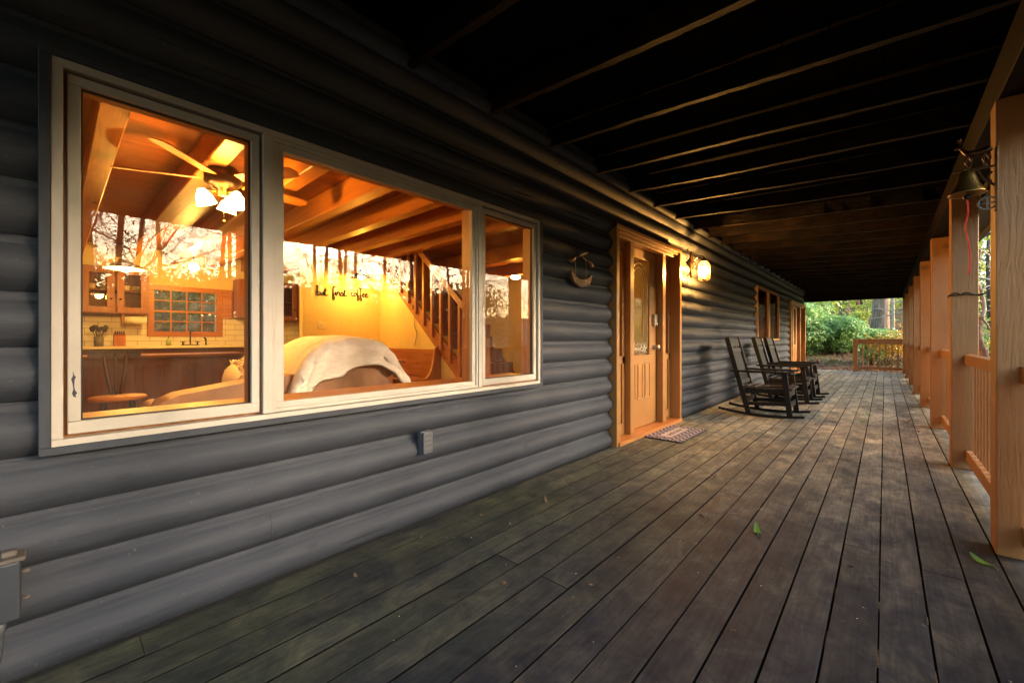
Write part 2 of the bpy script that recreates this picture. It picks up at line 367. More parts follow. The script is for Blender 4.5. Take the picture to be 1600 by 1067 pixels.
BRONZE = plain('bronze_metal', (.07,.035,.018), .35, .8)
BRASS = plain('aged_brass', (.30,.19,.055), .34, .9, var=.25, nsc=10)
STEEL = plain('satin_steel', (.45,.42,.38), .28, .95, bump=0)
REDC = plain('red_cord', (.80,.006,.010), .5, bump=0)
GREYP = plain('grey_powder_coat', (.20,.20,.21), .5, bump=0)
CONCR = plain('pale_box_edge', (.10,.085,.072), .8)
RUSTW = wood('carved_driftwood', (.16,.07,.035), (.07,.03,.015), 'y', 2, .6, .6)
CREAM = plain('cream_letter', (.45,.30,.2), .6, bump=0)
GLASS = glass('window_glass', .008, (1,.99,.97), 1.35)
GLASS_OLD = glass('dusty_glass', .06, (.97,.95,.90), 1.5)
GLASS_DK = glass('screened_glass', .45, (.35,.24,.18), .22, 0, (.10,.042,.022))
DOORGLASS = glass('etched_glass', .20, (1,.97,.9), 1.2, .25, (.6,.5,.3))
FROST = glass('frosted_lantern_glass', .045, (1,.9,.7), 1.0, 0, (.9,.6,.25))
BARK = make_bark('grey_bark', (.055,.038,.028), (.26,.19,.14))
BARK_D = make_bark('dark_bark', (.018,.014,.012), (.07,.055,.045))
BARK_R = make_bark('red_brown_bark', (.10,.045,.025), (.30,.16,.10), 2)
TWIG = plain('pale_twig', (.30,.25,.20), .8, bump=0)
RHODO = leaf('rhododendron_leaf', (.075,.20,.045), (.34,.52,.18), .32)
YGREEN = leaf('spring_green_leaf', (.16,.24,.03), (.42,.46,.08))
MGREEN = leaf('mid_green_leaf', (.06,.14,.03), (.24,.36,.07))
YELLOW = leaf('yellow_shrub_leaf', (.42,.20,.02), (.62,.42,.03))
DEADL = leaf('dry_leaf', (.10,.05,.025), (.30,.19,.12), .8)
UNDER = leaf('understory_leaf', (.02,.035,.012), (.06,.09,.025))
LEAFG = leaf('fresh_leaf', (.12,.26,.03), (.18,.36,.05))

# ================================================================= THE CABIN
WX = -1.945                        # outermost plane of the log faces
cabin = thing('log_cabin', 'blue grey log cabin with a deep covered porch, tan posts and a wide picture window', 'house', (-2.0, 0, 0))
# openings: (y0, y1, z0, z1)
OPEN = [(-.005, 2.452, .70, 1.935), (3.61, 5.31, -.05, 2.15), (9.66, 12.0, 1.0, 2.12), (13.62, 16.38, -.05, 2.10)]
PIT, Z0 = .1735, -.0185
def prof(t):                       # depth of the log face behind WX, t = 0 bottom .. 1 top of a course
    if t < .46: return .056 * (1 - t/.46)**2.1
    if t < .50: return 0.0
    if t < .84: return .034 * ((t-.50)/.34)**1.7
    return .038
lev = []
k = 0
while Z0 + k*PIT < 2.75:
    zb = Z0 + k*PIT
    for t in (0, .012, .03, .06, .10, .15, .21, .28, .36, .44, .52, .60, .68, .75, .81, .845, .86, .93, .985):
        lev.append((zb + t*PIT, WX - (.066 if t == 0 else prof(t))))
    k += 1
zs = sorted(lev + [(z, None) for o in OPEN for z in o[2:] if z > 0])
L = []
for i, (z, x) in enumerate(zs):
    if x is None:
        lo = [q for q in lev if q[0] <= z][-1]; hi = [q for q in lev if q[0] > z][0]
        x = lo[1] + (hi[1]-lo[1])*(z-lo[0])/(hi[0]-lo[0])
    L.append((z, x))
ys = [-3.6] + sorted({v for o in OPEN for v in o[:2]}) + [16.42]
ys = sorted(set(ys) | {y for y in np.arange(-3, 16.4, .22) if all(abs(y-q) > .08 for q in ys)})
wall = MB(); rr = random.Random(3)
cols = {}
vs = []; fs = []
for i, y in enumerate(ys):
    for z, x in L:
        kc = int((z - Z0)/PIT + 1e-6); q = 2.399*kc
        dx = .0028*math.sin(y*1.3+q*2.1) + .0018*math.sin(y*3.3+q*5) + rr.uniform(-.0008,.0008)
        dz = .0022*math.sin(y*1.9+kc*1.7) if .02 < z < 2.6 else 0
        vs.append((x - abs(dx), y, z + dz))
nz = len(L)
for i in range(len(ys)-1):
    for j in range(nz-1):
        ym, zm = (ys[i]+ys[i+1])/2, (L[j][0]+L[j+1][0])/2
        if any(o[0] < ym < o[1] and o[2] < zm < o[3] for o in OPEN): continue
        fs.append((i*nz+j, i*nz+j+1, (i+1)*nz+j+1, (i+1)*nz+j))
wall.add(vs, fs, True)
wo_ = part(wall, 'log_wall', SIDING, cabin)
# solid wall core behind the siding (with the same openings) and the end wall of the cabin
core = MB()
yy = [-3.6]
for o in OPEN:
    core.box(-2.05, -2.014, yy[-1], o[0], -.1, 2.7); 
    if o[2] > 0: core.box(-2.05, -2.014, o[0], o[1], -.1, o[2])
    core.box(-2.05, -2.014, o[0], o[1], o[3], 2.7); yy.append(o[1])
core.box(-2.05, -2.014, yy[-1], 16.42, -.1, 2.7)
part(core, 'wall_core', PLASTER, cabin)
ew = MB(); ew.box(-9.3, -2.0, 16.30, 16.42, -.6, 2.7); part(ew, 'end_wall', SIDING, cabin); ew = MB(); ew.box(-9.3, -2.0, -3.75, -3.6, -.6, 2.9)
part(ew, 'end_wall', SIDING, cabin)
# vertical butt joints between logs
for kk, y in ((0, 2.05), (1, .62), (2, 1.52), (3, 3.15), (4, 7.3), (2, 6.4), (6, 8.4), (8, 7.0), (10, 2.9), (11, 6.9), (5, 12.8), (9, 13.1)):
    zb = Z0 + kk*PIT; jt = MB()
    pts = [(WX - prof(t) + .0012, zb + t*PIT) for t in (.06,.15,.28,.40,.52,.62,.72,.80)]
    for (xa, za), (xb, zb2) in zip(pts, pts[1:]): jt.add([(xa,y,za),(xa,y+.0025,za),(xb,y+.0025,zb2),(xb,y,zb2)], [(0,1,2,3)])
    part(jt, 'butt_joint', GASKET, cabin)
# corner log above the wall: rounded ledger under the rafters
lg = MB(); lg.tube([(-1.95, -3.6, 2.57), (-1.95, 16.4, 2.57)], .045, 12)
part(lg, 'top_moulding', SIDING, cabin)

# ---- picture window
def frame(mb, x0, x1, y0, y1, z0, z1, wd, wb=None):
    wb = wb or wd
    mb.box(x0, x1, y0, y1, z1-wd, z1); mb.box(x0, x1, y0, y1, z0, z0+wb)
    mb.box(x0, x1, y0, y0+wd, z0+wb, z1-wd); mb.box(x0, x1, y1-wd, y1, z0+wb, z1-wd)
m = MB(); frame(m, -2.0, -1.920, -.034, 2.478, .684, 1.958, .0255)
casing = part(m, 'picture_window', CASING, cabin, bev=.002, label='three part picture window with cream frames, lit from inside')
m = MB(); frame(m, -1.968, -1.924, -.008, 2.452, .708, 1.931, .026, .022)
m.box(-1.968, -1.926, .583, .622, .733, 1.905); m.box(-1.968, -1.926, 1.818, 1.846, .733, 1.905)
frame(m, -1.968, -1.932, .622, 1.818, .733, 1.905, .016)
frame(m, -1.968, -1.940, .638, 1.802, .749, 1.889, .030, .026)
part(m, 'window_frame', WHITE, casing, bev=.0025, seg=2)
for (y0, y1) in ((.027, .573), (1.856, 2.413)):
    m = MB(); frame(m, -1.967, -1.936, y0, y1, .741, 1.895, .030, .040)
    part(m, 'sash', WHITE, casing, bev=.003, seg=2)
    m = MB(); frame(m, -2.0, -1.950, y0-.006, y1+.006, .734, 1.903, .008)
    m2 = MB(); frame(m2, -1.966, -1.952, y0+.030, y1-.030, .781, 1.865, .0045); part(m2, 'gasket', GASKET, casing)
for (y0, y1, z0, z1, g) in ((.052, .544, .779, 1.866, GLASS_OLD), (.667, 1.773, .774, 1.860, GLASS), (1.885, 2.386, .779, 1.866, GLASS_OLD)):
    px_ = -1.950 if g is GLASS else -1.962
    m = MB(); m.add([(px_,y0,z0),(px_,y1,z0),(px_,y1,z1),(px_,y0,z1)], [(0,1,2,3)])
    part(m, 'pane', g, casing)
m = MB(); m.box(-2.30, -2.052, -.06, 2.52, .735, .762); m.box(-2.072,-2.052,-.06,2.52,.66,.734)
part(m, 'sill', PINE_Y, casing, bev=.004)
m = MB()
m.box(-2.072,-2.052,-.08,0.0,.763,2.0); m.box(-2.072,-2.052,2.45,2.53,.763,2.0); m.box(-2.073,-2.053,-.08,2.53,1.936,2.001)
part(m, 'inner_trim', PINE_Z, casing, bev=.003)
m = MB()
for a, b_ in ((-.004, .603), (.603, 1.837), (1.837, 2.448)): frame(m, -2.05, -1.9695, a+.001, b_-.001, .706, 1.934, .055)
part(m, 'pine_jamb', PINE_Z, casing, bev=.002)
# paint chip on the left sash
m = MB(); 
m.prism([(0.0390,.945),(0.0420,.930),(0.0460,.925),(0.0430,.915),(0.0420,.895),(0.0440,.882),(0.0490,.872),(0.0450,.866),(0.0470,.858),(0.0400,.862),(0.0370,.872),(0.0400,.885),(0.0380,.905),(0.0350,.918),(0.0390,.928)], 'x', -1.9365, -1.9352)
part(m, 'chipped_paint', CASING, casing)

# ---- front doors
def door_unit(y0, y1, name, label, detailed=True):
    zt = 2.15 if detailed else 2.10
    s = (y1-y0)/1.70; Y = lambda v: y0 + (v-3.61)*s
    m = MB()
    m.box(-2.09, -1.905, Y(3.61), Y(3.665), 0, zt); m.box(-2.09, -1.905, Y(5.255), Y(5.31), 0, zt)
    m.box(-2.09, -1.902, Y(3.61), Y(5.31), zt-.035, zt+.002); m.box(-2.09,-1.918,Y(3.665),Y(5.255),zt-.065,zt-.035); m.box(-2.09,-1.94,Y(3.665),Y(5.255),zt-.10,zt-.065)
    m.box(-2.09, -1.965, Y(4.02), Y(4.10), .045, zt-.10); m.box(-2.09, -1.965, Y(4.865), Y(4.95), .045, zt-.10)
    # sidelight frames with lower panels
    for a, b in ((3.665, 4.02), (4.95, 5.255)):
        m.box(-2.09, -2.03, Y(a), Y(b), .045, .16); m.box(-2.09,-2.03,Y(a),Y(b),.78,.86); m.box(-2.09,-2.03,Y(a),Y(b),zt-.19,zt-.10)
        m.box(-2.09, -2.03, Y(a), Y(a)+.055, .16, zt-.19); m.box(-2.09,-2.03,Y(b)-.055,Y(b),.16,zt-.19)
        m.box(-2.085, -2.045, Y(a)+.055, Y(b)-.055, .16, .78); m.box(-2.045, -2.036, Y(a)+.085, Y(b)-.085, .19, .75)
    d = part(m, name, TAN_SM, cabin, bev=.0035, seg=2, label=label)
    m = MB(); m.box(-2.10, -1.885, Y(3.64), Y(5.28), .003, .045)
    part(m, 'threshold', PINE_Y, d, bev=.004)
    # slab
    a, b = Y(4.105), Y(4.86); m = MB()
    ga, gb, gz0, gz1 = a+.03, a+.55*s, .85, 1.945
    m.box(-2.085, -2.045, a, b, .05, gz0); m.box(-2.085,-2.045,a,b,gz1,2.045)
    m.box(-2.085, -2.045, a, ga, gz0, gz1); m.box(-2.085,-2.045,gb,b,gz0,gz1)
    frame(m, -2.05, -2.036, ga-.012, gb+.012, gz0-.012, gz1+.012, .018)
    for p0, p1 in ((.035, .19), (.235, .375), (.42, .565)):
        pa, pb = a+p0*s, a+p1*s
        frame(m, -2.046, -2.038, pa, pb, .36, .77, .014); m.box(-2.046, -2.040, pa+.03, pb-.03, .39, .74)
    part(m, 'door_slab', TAN_SM, d, bev=.003, seg=2)
    m = MB(); m.add([(-2.06,ga,gz0),(-2.06,gb,gz0),(-2.06,gb,gz1),(-2.06,ga,gz1)], [(0,1,2,3)]); part(m, 'door_glass', DOORGLASS, d)
    for q0, q1 in ((3.72, 3.965), (5.005, 5.20)):
        m = MB(); m.add([(-2.06,Y(q0),.86),(-2.06,Y(q1),.86),(-2.06,Y(q1),zt-.19),(-2.06,Y(q0),zt-.19)], [(0,1,2,3)]); part(m, 'sidelight_pane', GLASS_DK, d)
    if detailed:
        m = MB(); yc = (ga+gb)/2
        for rad, zb, t in ((.215, .95, .011), (.165, 1.02, .008), (.12, 1.06, .006)):
            pts = [(-2.055, yc-rad, zb)] + [(-2.055, yc-rad*math.cos(g), 1.90-.235+rad*math.sin(g)*1.05) for g in np.linspace(0, math.pi, 17)] + [(-2.055, yc+rad, zb)]
            m.tube(pts, t, 6)
        part(m, 'arched_caming', plain('etched_bevel', (.55,.42,.2), .15), d)
        m = MB(); sy = [yc-.19, yc-.11, yc-.03, yc+.05, yc+.13, yc+.19]
        for q, y_ in enumerate(sy):
            for j in range(5):
                g = j*1.25+q; m.tube([(-2.057,y_,.93), (-2.057,y_+.035*math.cos(g),.93+.045*math.sin(g)), (-2.057,y_+.05*math.cos(g+.5),.93+.07*math.sin(g+.5))], .004, 5)
        part(m, 'etched_scrolls', plain('etched_white', (.7,.65,.5), .4), d)
        m = MB(); m.lathe([(.0,.0),(.031,.0),(.031,.008),(.014,.012),(.012,.032),(.026,.040),(.030,.055),(.024,.068),(0,.072)], (-2.045, b-.07, .94), 20, rot=(0, R(90), 0))
        part(m, 'door_handle', STEEL, d)
        m = MB(); m.box(-2.045, -2.012, b-.105, b-.035, 1.19, 1.33); m.lathe([(0,0),(.02,0),(.02,.012),(0,.014)], (-2.012, b-.07, 1.215), 16, rot=(0,R(90),0))
        part(m, 'keypad_lock', STEEL, d, bev=.012, seg=3)
    return d
def tan_smooth():
    M = Mat('tan_door_paint', .38); v = M.coord(rnd=False); M.col(M.ramp(M.noise(v, 3, 4), [(.3, (.33,.155,.042)), (.7, (.39,.185,.054))]))
    M.bump(M.noise(M.coord((1,1,.1), rnd=False), 60, 3), .12, .002); return M.m
TAN_SM = tan_smooth()
door_unit(3.61, 5.31, 'front_door', 'tan front door with arched etched glass and two sidelights')
door_unit(13.62, 16.38, 'far_door', 'far tan door unit at the end of the porch', False)
# ---- paired narrow windows with screens
for (a, b) in ((9.66, 10.80), (10.84, 12.0)):
    m = MB(); frame(m, -2.08, -1.93, a, b, .99, 2.13, .045)
    wdw = part(m, 'narrow_window', TAN_SM, cabin, bev=.003)
    m = MB(); m.box(-2.00, -1.985, a+.045, b-.045, 1.53, 1.57); part(m, 'meeting_rail', REDW, wdw)
    m = MB(); m.box(-2.05, -2.035, a+.045, b-.045, 1.035, 2.085); part(m, 'curtain', plain('rust_curtain', (.13,.06,.035), .9), wdw)
    m = MB(); m.add([(-1.975,a+.045,1.035),(-1.975,b-.045,1.035),(-1.975,b-.045,2.085),(-1.975,a+.045,2.085)], [(0,1,2,3)]); part(m, 'pane', GLASS_DK, wdw)
# ---- porch roof: sheathing, rafters, beam, fascia
def roofz(x): return 2.53 - .05*(x+1.96)     # underside of the rafters
m = MB()
for i, x in enumerate(np.arange(-2.0, .80, .2)):
    m.add([(x,-2.8,roofz(x)+.145),(x+.194,-2.8,roofz(x+.194)+.145),(x+.194,17.3,roofz(x+.194)+.145),(x,17.3,roofz(x)+.145)], [(0,1,2,3)])
m.add([(-2.4,-2.9,2.75),(.95,-2.9,2.60),(.95,17.5,2.60),(-2.4,17.5,2.75)], [(0,1,2,3)])
roof = part(m, 'porch_roof', ROOFB, cabin)
rj = random.Random(11)
RY = [-2.48, -1.85, -1.22, -.6, .03, .66, 1.30] + [1.93, 2.59, 3.28, 3.92, 4.54, 5.17, 5.83]
while RY[-1] < 16.6: RY.append(RY[-1] + .625)
for y in RY:
    m = MB(); n = 34; pts = []
    ph = rj.uniform(0, 6); sag = rj.uniform(.004, .012)
    for i in range(n+1):
        x = -2.0 + 2.68*i/n; t = i/n
        dz = -sag*math.sin(math.pi*t) + .003*math.sin(ph+9*t); dy = .006*math.sin(ph+4*t)
        z = roofz(x) + dz + rj.uniform(-.002,.002); e1, e2 = rj.uniform(-.003,.003), rj.uniform(-.003,.003)
        pts.append([(x, y-.020+dy+e1, z), (x, y+.020+dy+e2, z+e1*.6), (x, y+.020+dy, z+.138), (x, y-.020+dy, z+.138)])
    vs = [p for q in pts for p in q]
    fs = [(i*4+k, i*4+(k+1)%4, (i+1)*4+(k+1)%4, (i+1)*4+k) for i in range(n) for k in range(4)] + [(3,2,1,0), (n*4,n*4+1,n*4+2,n*4+3)]
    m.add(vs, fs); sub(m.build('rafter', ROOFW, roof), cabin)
m = MB()
for a in np.arange(-2.8, 17.1, 4.0): m.box(.405, .545, a, min(a+3.996, 17.15), 2.205, 2.400)
part(m, 'porch_beam', ROOFW2 := wood('dark_beam', (.012,.006,.0035), (.006,.0035,.002), 'y', 1, .7, .4), cabin, bev=.004)
ROOFW2.node_tree.nodes['Principled BSDF'].inputs['Specular IOR Level'].default_value = .1
m = MB(); m.box(-1.93, .70, 17.02, 17.14, 2.255, 2.60); m.box(-2.3, -1.93, 16.45, 17.14, 2.255, 2.70)
part(m, 'end_beam', ROOFW2, cabin, bev=.004)
m = MB(); m.box(.715, .745, -2.9, 17.4, 2.06, 2.58); m.box(.56, .715, -2.9, 17.4, 2.10, 2.12)
part(m, 'fascia', plain('dark_fascia', (.05,.045,.035), .6), cabin, bev=.003)
# ---- posts and railings
PY = [-2.70, -.75, 1.20, 3.130, 4.94, 6.90, 8.86, 10.85, 12.86, 14.95, 16.88]
PX0, PX1 = .400, .550
rp = random.Random(5)
for i, y in enumerate(PY):
    m = MB(); n = 10; vs = []
    for j in range(n+1):
        z = .002 + 2.203*j/n; q = [rp.uniform(-.0022,.0022) for _ in range(4)]
        vs += [(PX0+q[0], y-.075+q[1], z), (PX1+q[1], y-.075+q[2], z), (PX1+q[2], y+.075+q[3], z), (PX0+q[3], y+.075+q[0], z)]
    fs = [(j*4+k, j*4+(k+1)%4, (j+1)*4+(k+1)%4, (j+1)*4+k) for j in range(n) for k in range(4)] + [(3,2,1,0), (n*4,n*4+1,n*4+2,n*4+3)]
    m.add(vs, fs); part(m, 'porch_post', TAN, cabin, bev=.006, seg=2)
for i in range(len(PY)-1):
    a, b = PY[i]+.075, PY[i+1]-.075
    m = MB(); m.prism([(.472,.840),(.505,.840),(.505,.925),(.472,.915)], 'y', a, b); m.prism([(.462,.915),(.60,.925),(.60,.955),(.462,.942)], 'y', a, b) if False else None
    m.box(.478, .512, a, b, .075, .16)
    rl = part(m, 'railing', TAN, cabin, bev=.004)
    nb = int((b-a)/.135); g = (b-a)/(nb+1); ba = MB()
    for k in range(nb):
        y = a + g*(k+1); bb = MB() if i >= 3 else ba
        bb.box(.514, .548, y-.017, y+.017, .07, .90)
        if i >= 3: part(bb, 'baluster', TAN, rl, bev=.003)
    if i < 3: part(ba, 'balusters', TAN, rl)
# end railing
m = MB(); m.box(-.745, .40, 16.985, 17.02, .86, .985); m.box(-.76, .42, 16.96, 17.05, .985, 1.02)
m.box(-.745, -.63, 16.90, 17.02, 0.003, .985); m.box(-.62,.40,16.985,17.02,.07,.15)
er = part(m, 'end_railing', TAN, cabin, bev=.004)
for k in range(7):
    x = -.52 + k*.137; m = MB(); m.box(x-.019, x+.019, 17.022, 17.058, .05, .985); part(m, 'baluster', TAN, er, bev=.003)

# ================================================================= DECK and terrain
m = MB(); rnd = []; rd = random.Random(21); PW = .1385
for i in range(18):
    x0 = -1.952 + i*PW; x1 = x0 + PW - .0066
    js = [ -2.8 ]
    first = 1.44 if i in (2, 4, 6) else rd.choice((.6, .2, 3.9, 5.3, 2.7))
    js.append(first)
    while js[-1] < 17.1: js.append(js[-1] + rd.choice((2.44, 3.05, 3.66, 4.27)))
    js[-1] = 17.10
    for a, b in zip(js, js[1:]):
        if b - a < .05: continue
        z = rd.uniform(-.0012, .0012); n = max(2, int((b-a)/.6)); r = rd.random()
        c_ = .0014; o = len(m.v); w0 = rd.uniform(-.001,.001)
        for q in range(n+1):
            yy_ = a + .0012 + (b-a-.0024)*q/n; wv = rd.uniform(-.0010,.0010) + w0
            ring = [(x0+wv, -.034), (x0+wv, -c_), (x0+wv+c_*.35, -c_*.3), (x0+wv+c_, 0), (x1+wv-c_, 0), (x1+wv-c_*.35, -c_*.3), (x1+wv, -c_), (x1+wv, -.034)]
            m.v += [(xx, yy_, zz+z) for xx, zz in ring]
        for q in range(n):
            for k in range(7): m.f.append([o+q*8+k, o+(q+1)*8+k, o+(q+1)*8+k+1, o+q*8+k+1]); m.sm.append(False)
        m.f.append([o+k for k in range(8)]); m.sm.append(False); m.f.append([o+n*8+k for k in range(7,-1,-1)]); m.sm.append(False)
        rnd += [r]*((n+1)*8)
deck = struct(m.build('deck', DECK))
at = deck.data.attributes.new('rnd', 'FLOAT', 'POINT'); at.data.foreach_set('value', rnd)
m = MB()
for y in np.arange(-2.6, 17, .4): m.box(-1.95, .54, y-.02, y+.02, -.18, -.036)
m.box(-2.03,-1.9525,-2.8,17.1,-.04,-.0015); m.box(.544,.572,-2.8,17.1,-.22,-.012); m.box(-1.95,.70,17.115,17.14,-.22,-.002)
struct(m.build('deck_joists', plain('deck_joist', (.02,.018,.016), .8)))
def ground_z(x, y):
    end = max(0, y-17.3)
    z = -.55 + .0
    bank = max(0, min(1, (y-13)/4.3)); bank = bank*bank*(3-2*bank)
    lat = max(0, min(1, 1-(x-2.5)/5)); 
    z += .52*bank*lat + .17*end*max(.25, lat)
    z += .05*max(0, x-6) if x > 6 else 0
    z += .05*math.sin(x*1.7+y*.6)*math.sin(y*1.1) * (1 if (end > .5 or x > 1.5) else 0)
    return z
xs_ = sorted(set(list(np.arange(-60,-12,6.)) + list(np.arange(-12,12,.6)) + list(np.arange(12,30,2.)) + list(np.arange(30,120,8.))))
ys_ = sorted(set(list(np.arange(-60,-6,6.)) + list(np.arange(-6,32,.6)) + list(np.arange(32,60,2.)) + list(np.arange(60,130,8.))))
vs = [(x, y, ground_z(x, y)) for x in xs_ for y in ys_]; ny = len(ys_)
g = MB(); g.add(vs, [(i*ny+j, (i+1)*ny+j, (i+1)*ny+j+1, i*ny+j+1) for i in range(len(xs_)-1) for j in range(ny-1)], True)
struct(g.build('ground', GROUND))

# ================================================================= foliage builders
def leaves(centers, n, size, spread, seed, aspect=.45, flat=.0):
    rg = np.random.default_rng(seed); centers = np.asarray(centers, float)
    idx = rg.integers(0, len(centers), n)
    c = centers[idx] + rg.normal(0, 1, (n,3))*np.asarray(spread)
    d = rg.normal(0,1,(n,3)); d[:,2] *= (1-flat); d /= np.linalg.norm(d,axis=1)[:,None]
    e = rg.normal(0,1,(n,3)); e -= d*(d*e).sum(1)[:,None]; e /= np.linalg.norm(e,axis=1)[:,None]
    s = size*rg.uniform(.6,1.3,(n,1))
    V = np.stack([c - d*s*.5, c + e*s*aspect*.5, c + d*s*.5, c - e*s*aspect*.5], 1).reshape(-1,3)
    return V, np.arange(n*4).reshape(-1,4)
def whorls(centers, n, size, spread, seed, k=7):
    rg = np.random.default_rng(seed); centers = np.asarray(centers, float)
    idx = rg.integers(0, len(centers), n)
    off = rg.normal(0,1,(n,3)); off /= np.linalg.norm(off,axis=1)[:,None]
    off *= np.asarray(spread)*rg.uniform(.65,1.05,(n,1))
    c = centers[idx] + off
    up = off*np.array([.6,.6,.5])/np.linalg.norm(off,axis=1)[:,None] + np.array([0,0,.7]) + rg.normal(0,.25,(n,3))
    up /= np.linalg.norm(up,axis=1)[:,None]
    a = np.cross(up, rg.normal(0,1,(n,3))); a /= np.linalg.norm(a,axis=1)[:,None]; b = np.cross(up, a)
    Vs = []
    for j in range(k):
        g = 2*math.pi*j/k + rg.uniform(-.3,.3,(n,1)); d = a*np.cos(g)+b*np.sin(g) + up*rg.uniform(-.45,.35,(n,1))
        d /= np.linalg.norm(d,axis=1)[:,None]; e = np.cross(up, d); e /= np.linalg.norm(e,axis=1)[:,None]
        s = size*rg.uniform(.7,1.2,(n,1)); p0 = c + d*.02
        Vs.append(np.stack([p0, p0+d*s*.55+e*s*.16, p0+d*s-up*s*.12, p0+d*s*.55-e*s*.16], 1))
    V = np.concatenate(Vs,0).reshape(-1,3); return V, np.arange(len(V)).reshape(-1,4)
def branches(mb, p, d, r, ln, depth, rg, bend=.25, n=6, kids=(2,3), up=.12, tips=None, seglen=.5):
    segs = max(2, int(ln/seglen)); pts = [p.copy()]; rad = [r]; q = p.copy(); dd = d.normalized(); forks = []
    for i in range(segs):
        dd = (dd + Vector((rg.gauss(0,1), rg.gauss(0,1), rg.gauss(0,1)))*bend*.35 + Vector((0,0,up*.3))).normalized()
        q = q + dd*ln/segs; pts.append(q.copy()); rad.append(r*(1-.5*(i+1)/segs))
        if depth > 0 and i >= segs*.25: forks.append((q.copy(), dd.copy(), rad[-1]))
    mb.tube(pts, rad, max(3, n), caps=False)
    if tips is not None and depth <= 1: tips += [tuple(x) for x in pts[1:]]
    if depth > 0:
        nk = rg.randint(*kids) + (1 if depth > 1 else 0)
        for _ in range(nk):
            fq, fd, fr = rg.choice(forks) if forks else (q, dd, r*.5)
            side = fd.orthogonal().normalized(); side.rotate(Matrix.Rotation(rg.uniform(0,6.28), 3, fd))
            nd = (fd*rg.uniform(.4,.9) + side*rg.uniform(.5,1.0)).normalized()
            branches(mb, fq, nd, fr*rg.uniform(.5,.75), ln*rg.uniform(.45,.75), depth-1, rg, bend*1.15, n-1, kids, up, tips, seglen*.75)

# leafy leaf litter scattered on the bank beyond the deck
rg = np.random.default_rng(5); n = 9000
X_ = rg.uniform(-5, 2.5, n); Y_ = 17.25 + rg.uniform(0,1,n)**1.6*9
Z_ = np.array([ground_z(a,b) for a,b in zip(X_,Y_)]) + rg.uniform(.005,.05,n)
V,Q = leaves(np.stack([X_,Y_,Z_],1), n, .085, (.01,.01,.005), 6, .6, .8)
o = bpy.data.objects.new('leaf_litter', np_mesh('leaf_litter', V, Q, DEADL)); C.objects.link(o); o['kind'] = 'stuff'

# rhododendrons
def rhodo(x, y, h, rx, ry, label, seed, nw=1500):
    z = ground_z(x,y); t = thing('rhododendron', label, 'shrub', (x,y,z), 'rhododendrons past the end of the porch')
    rg = random.Random(seed); st = MB(); cs = []
    for i in range(7):
        a = rg.uniform(0,6.28); tip = Vector((rx*.7*math.cos(a)*rg.uniform(.3,1), ry*.7*math.sin(a)*rg.uniform(.3,1), h*rg.uniform(.35,.85)))
        mid = tip*.5 + Vector((rg.uniform(-.15,.15), rg.uniform(-.15,.15), .1))
        st.tube(bezier([(0,0,-.1), mid, tip], 4), [.03-.0025*k for k in range(9)], 5, caps=False); cs.append(tuple(tip))
    cs += [(rg.uniform(-.6,.6)*rx, rg.uniform(-.6,.6)*ry, h*rg.uniform(.12,.8)) for _ in range(10)]
    o = st.build('stems', BARK_R, t, off=(0,0,0))
    V,Q = whorls(cs, nw, .15, (rx*.54, ry*.54, h*.27), seed)
    V[:,2] = np.maximum(V[:,2], .02)
    o = bpy.data.objects.new('foliage', np_mesh('foliage', V, Q, RHODO)); C.objects.link(o); o.parent = t
rhodo(-2.6, 19.6, 2.3, 1.25, 1.1, 'big rhododendron beside the cabin corner, its leaves reaching up to the porch roof', 1, 1900)
rhodo(-1.6, 20.3, 1.35, 1.0, 1.1, 'bushy rhododendron straight beyond the porch steps', 2, 1700)
rhodo(-.5, 21.2, .72, .9, .7, 'lower rhododendron in front of the two thin trunks, just left of the end railing', 3, 1200)
rhodo(-3.1, 22.6, 3.2, 1.4, 1.2, 'tall rhododendron rising behind the big one at the cabin corner', 4, 1800)
rhodo(-1.25, 23.4, 1.0, .7, .7, 'rhododendron showing between the thin trunks', 9, 900)
def bush(x, y, h, rx, mat, label, seed, n=2600, size=.07, cat='shrub', group=None, name='shrub', zoff=0):
    z = ground_z(x,y); t = thing(name, label, cat, (x,y,z), group)
    rg = random.Random(seed); st = MB(); cs = []
    for i in range(8):
        a = rg.uniform(0,6.28); tip = Vector((rx*math.cos(a)*rg.uniform(.2,.9), rx*math.sin(a)*rg.uniform(.2,.9), h*rg.uniform(.5,.95)))
        P_ = bezier([(0,0,-.1), tip*.5+Vector((rg.uniform(-.1,.1), rg.uniform(-.1,.1), .1)), tip], 4)
        st.tube(P_, [.015-.0012*k for k in range(9)], 4, caps=False); cs += [tuple(p) for p in P_[4:]]
    st.build('stems', BARK_D, t, off=(0,0,0))
    V,Q = leaves(cs, n, size, (rx*.22, rx*.22, h*.13), seed, .55)
    V[:,2] = np.maximum(V[:,2], .01)
    o = bpy.data.objects.new('foliage', np_mesh('foliage', V, Q, mat)); C.objects.link(o); o.parent = t
bush(.05, 18.7, 1.0, .6, YELLOW, 'golden yellow shrub glowing behind the balusters of the end railing', 11, 1500, .085)
bush(.62, 19.3, 1.25, .6, YELLOW, 'yellow orange shrub beside the last porch post', 12, 1500, .085)
bush(-1.0, 25.5, .9, .5, YGREEN, 'yellow green sapling clump between the rhododendrons and the big trunk', 13, 1800, .10)
bush(-.35, 18.5, .55, .5, MGREEN, 'low green ground plant by the corner post of the end railing', 14, 900, .07)
G2 = 'leafy shrubs beyond the porch railing'
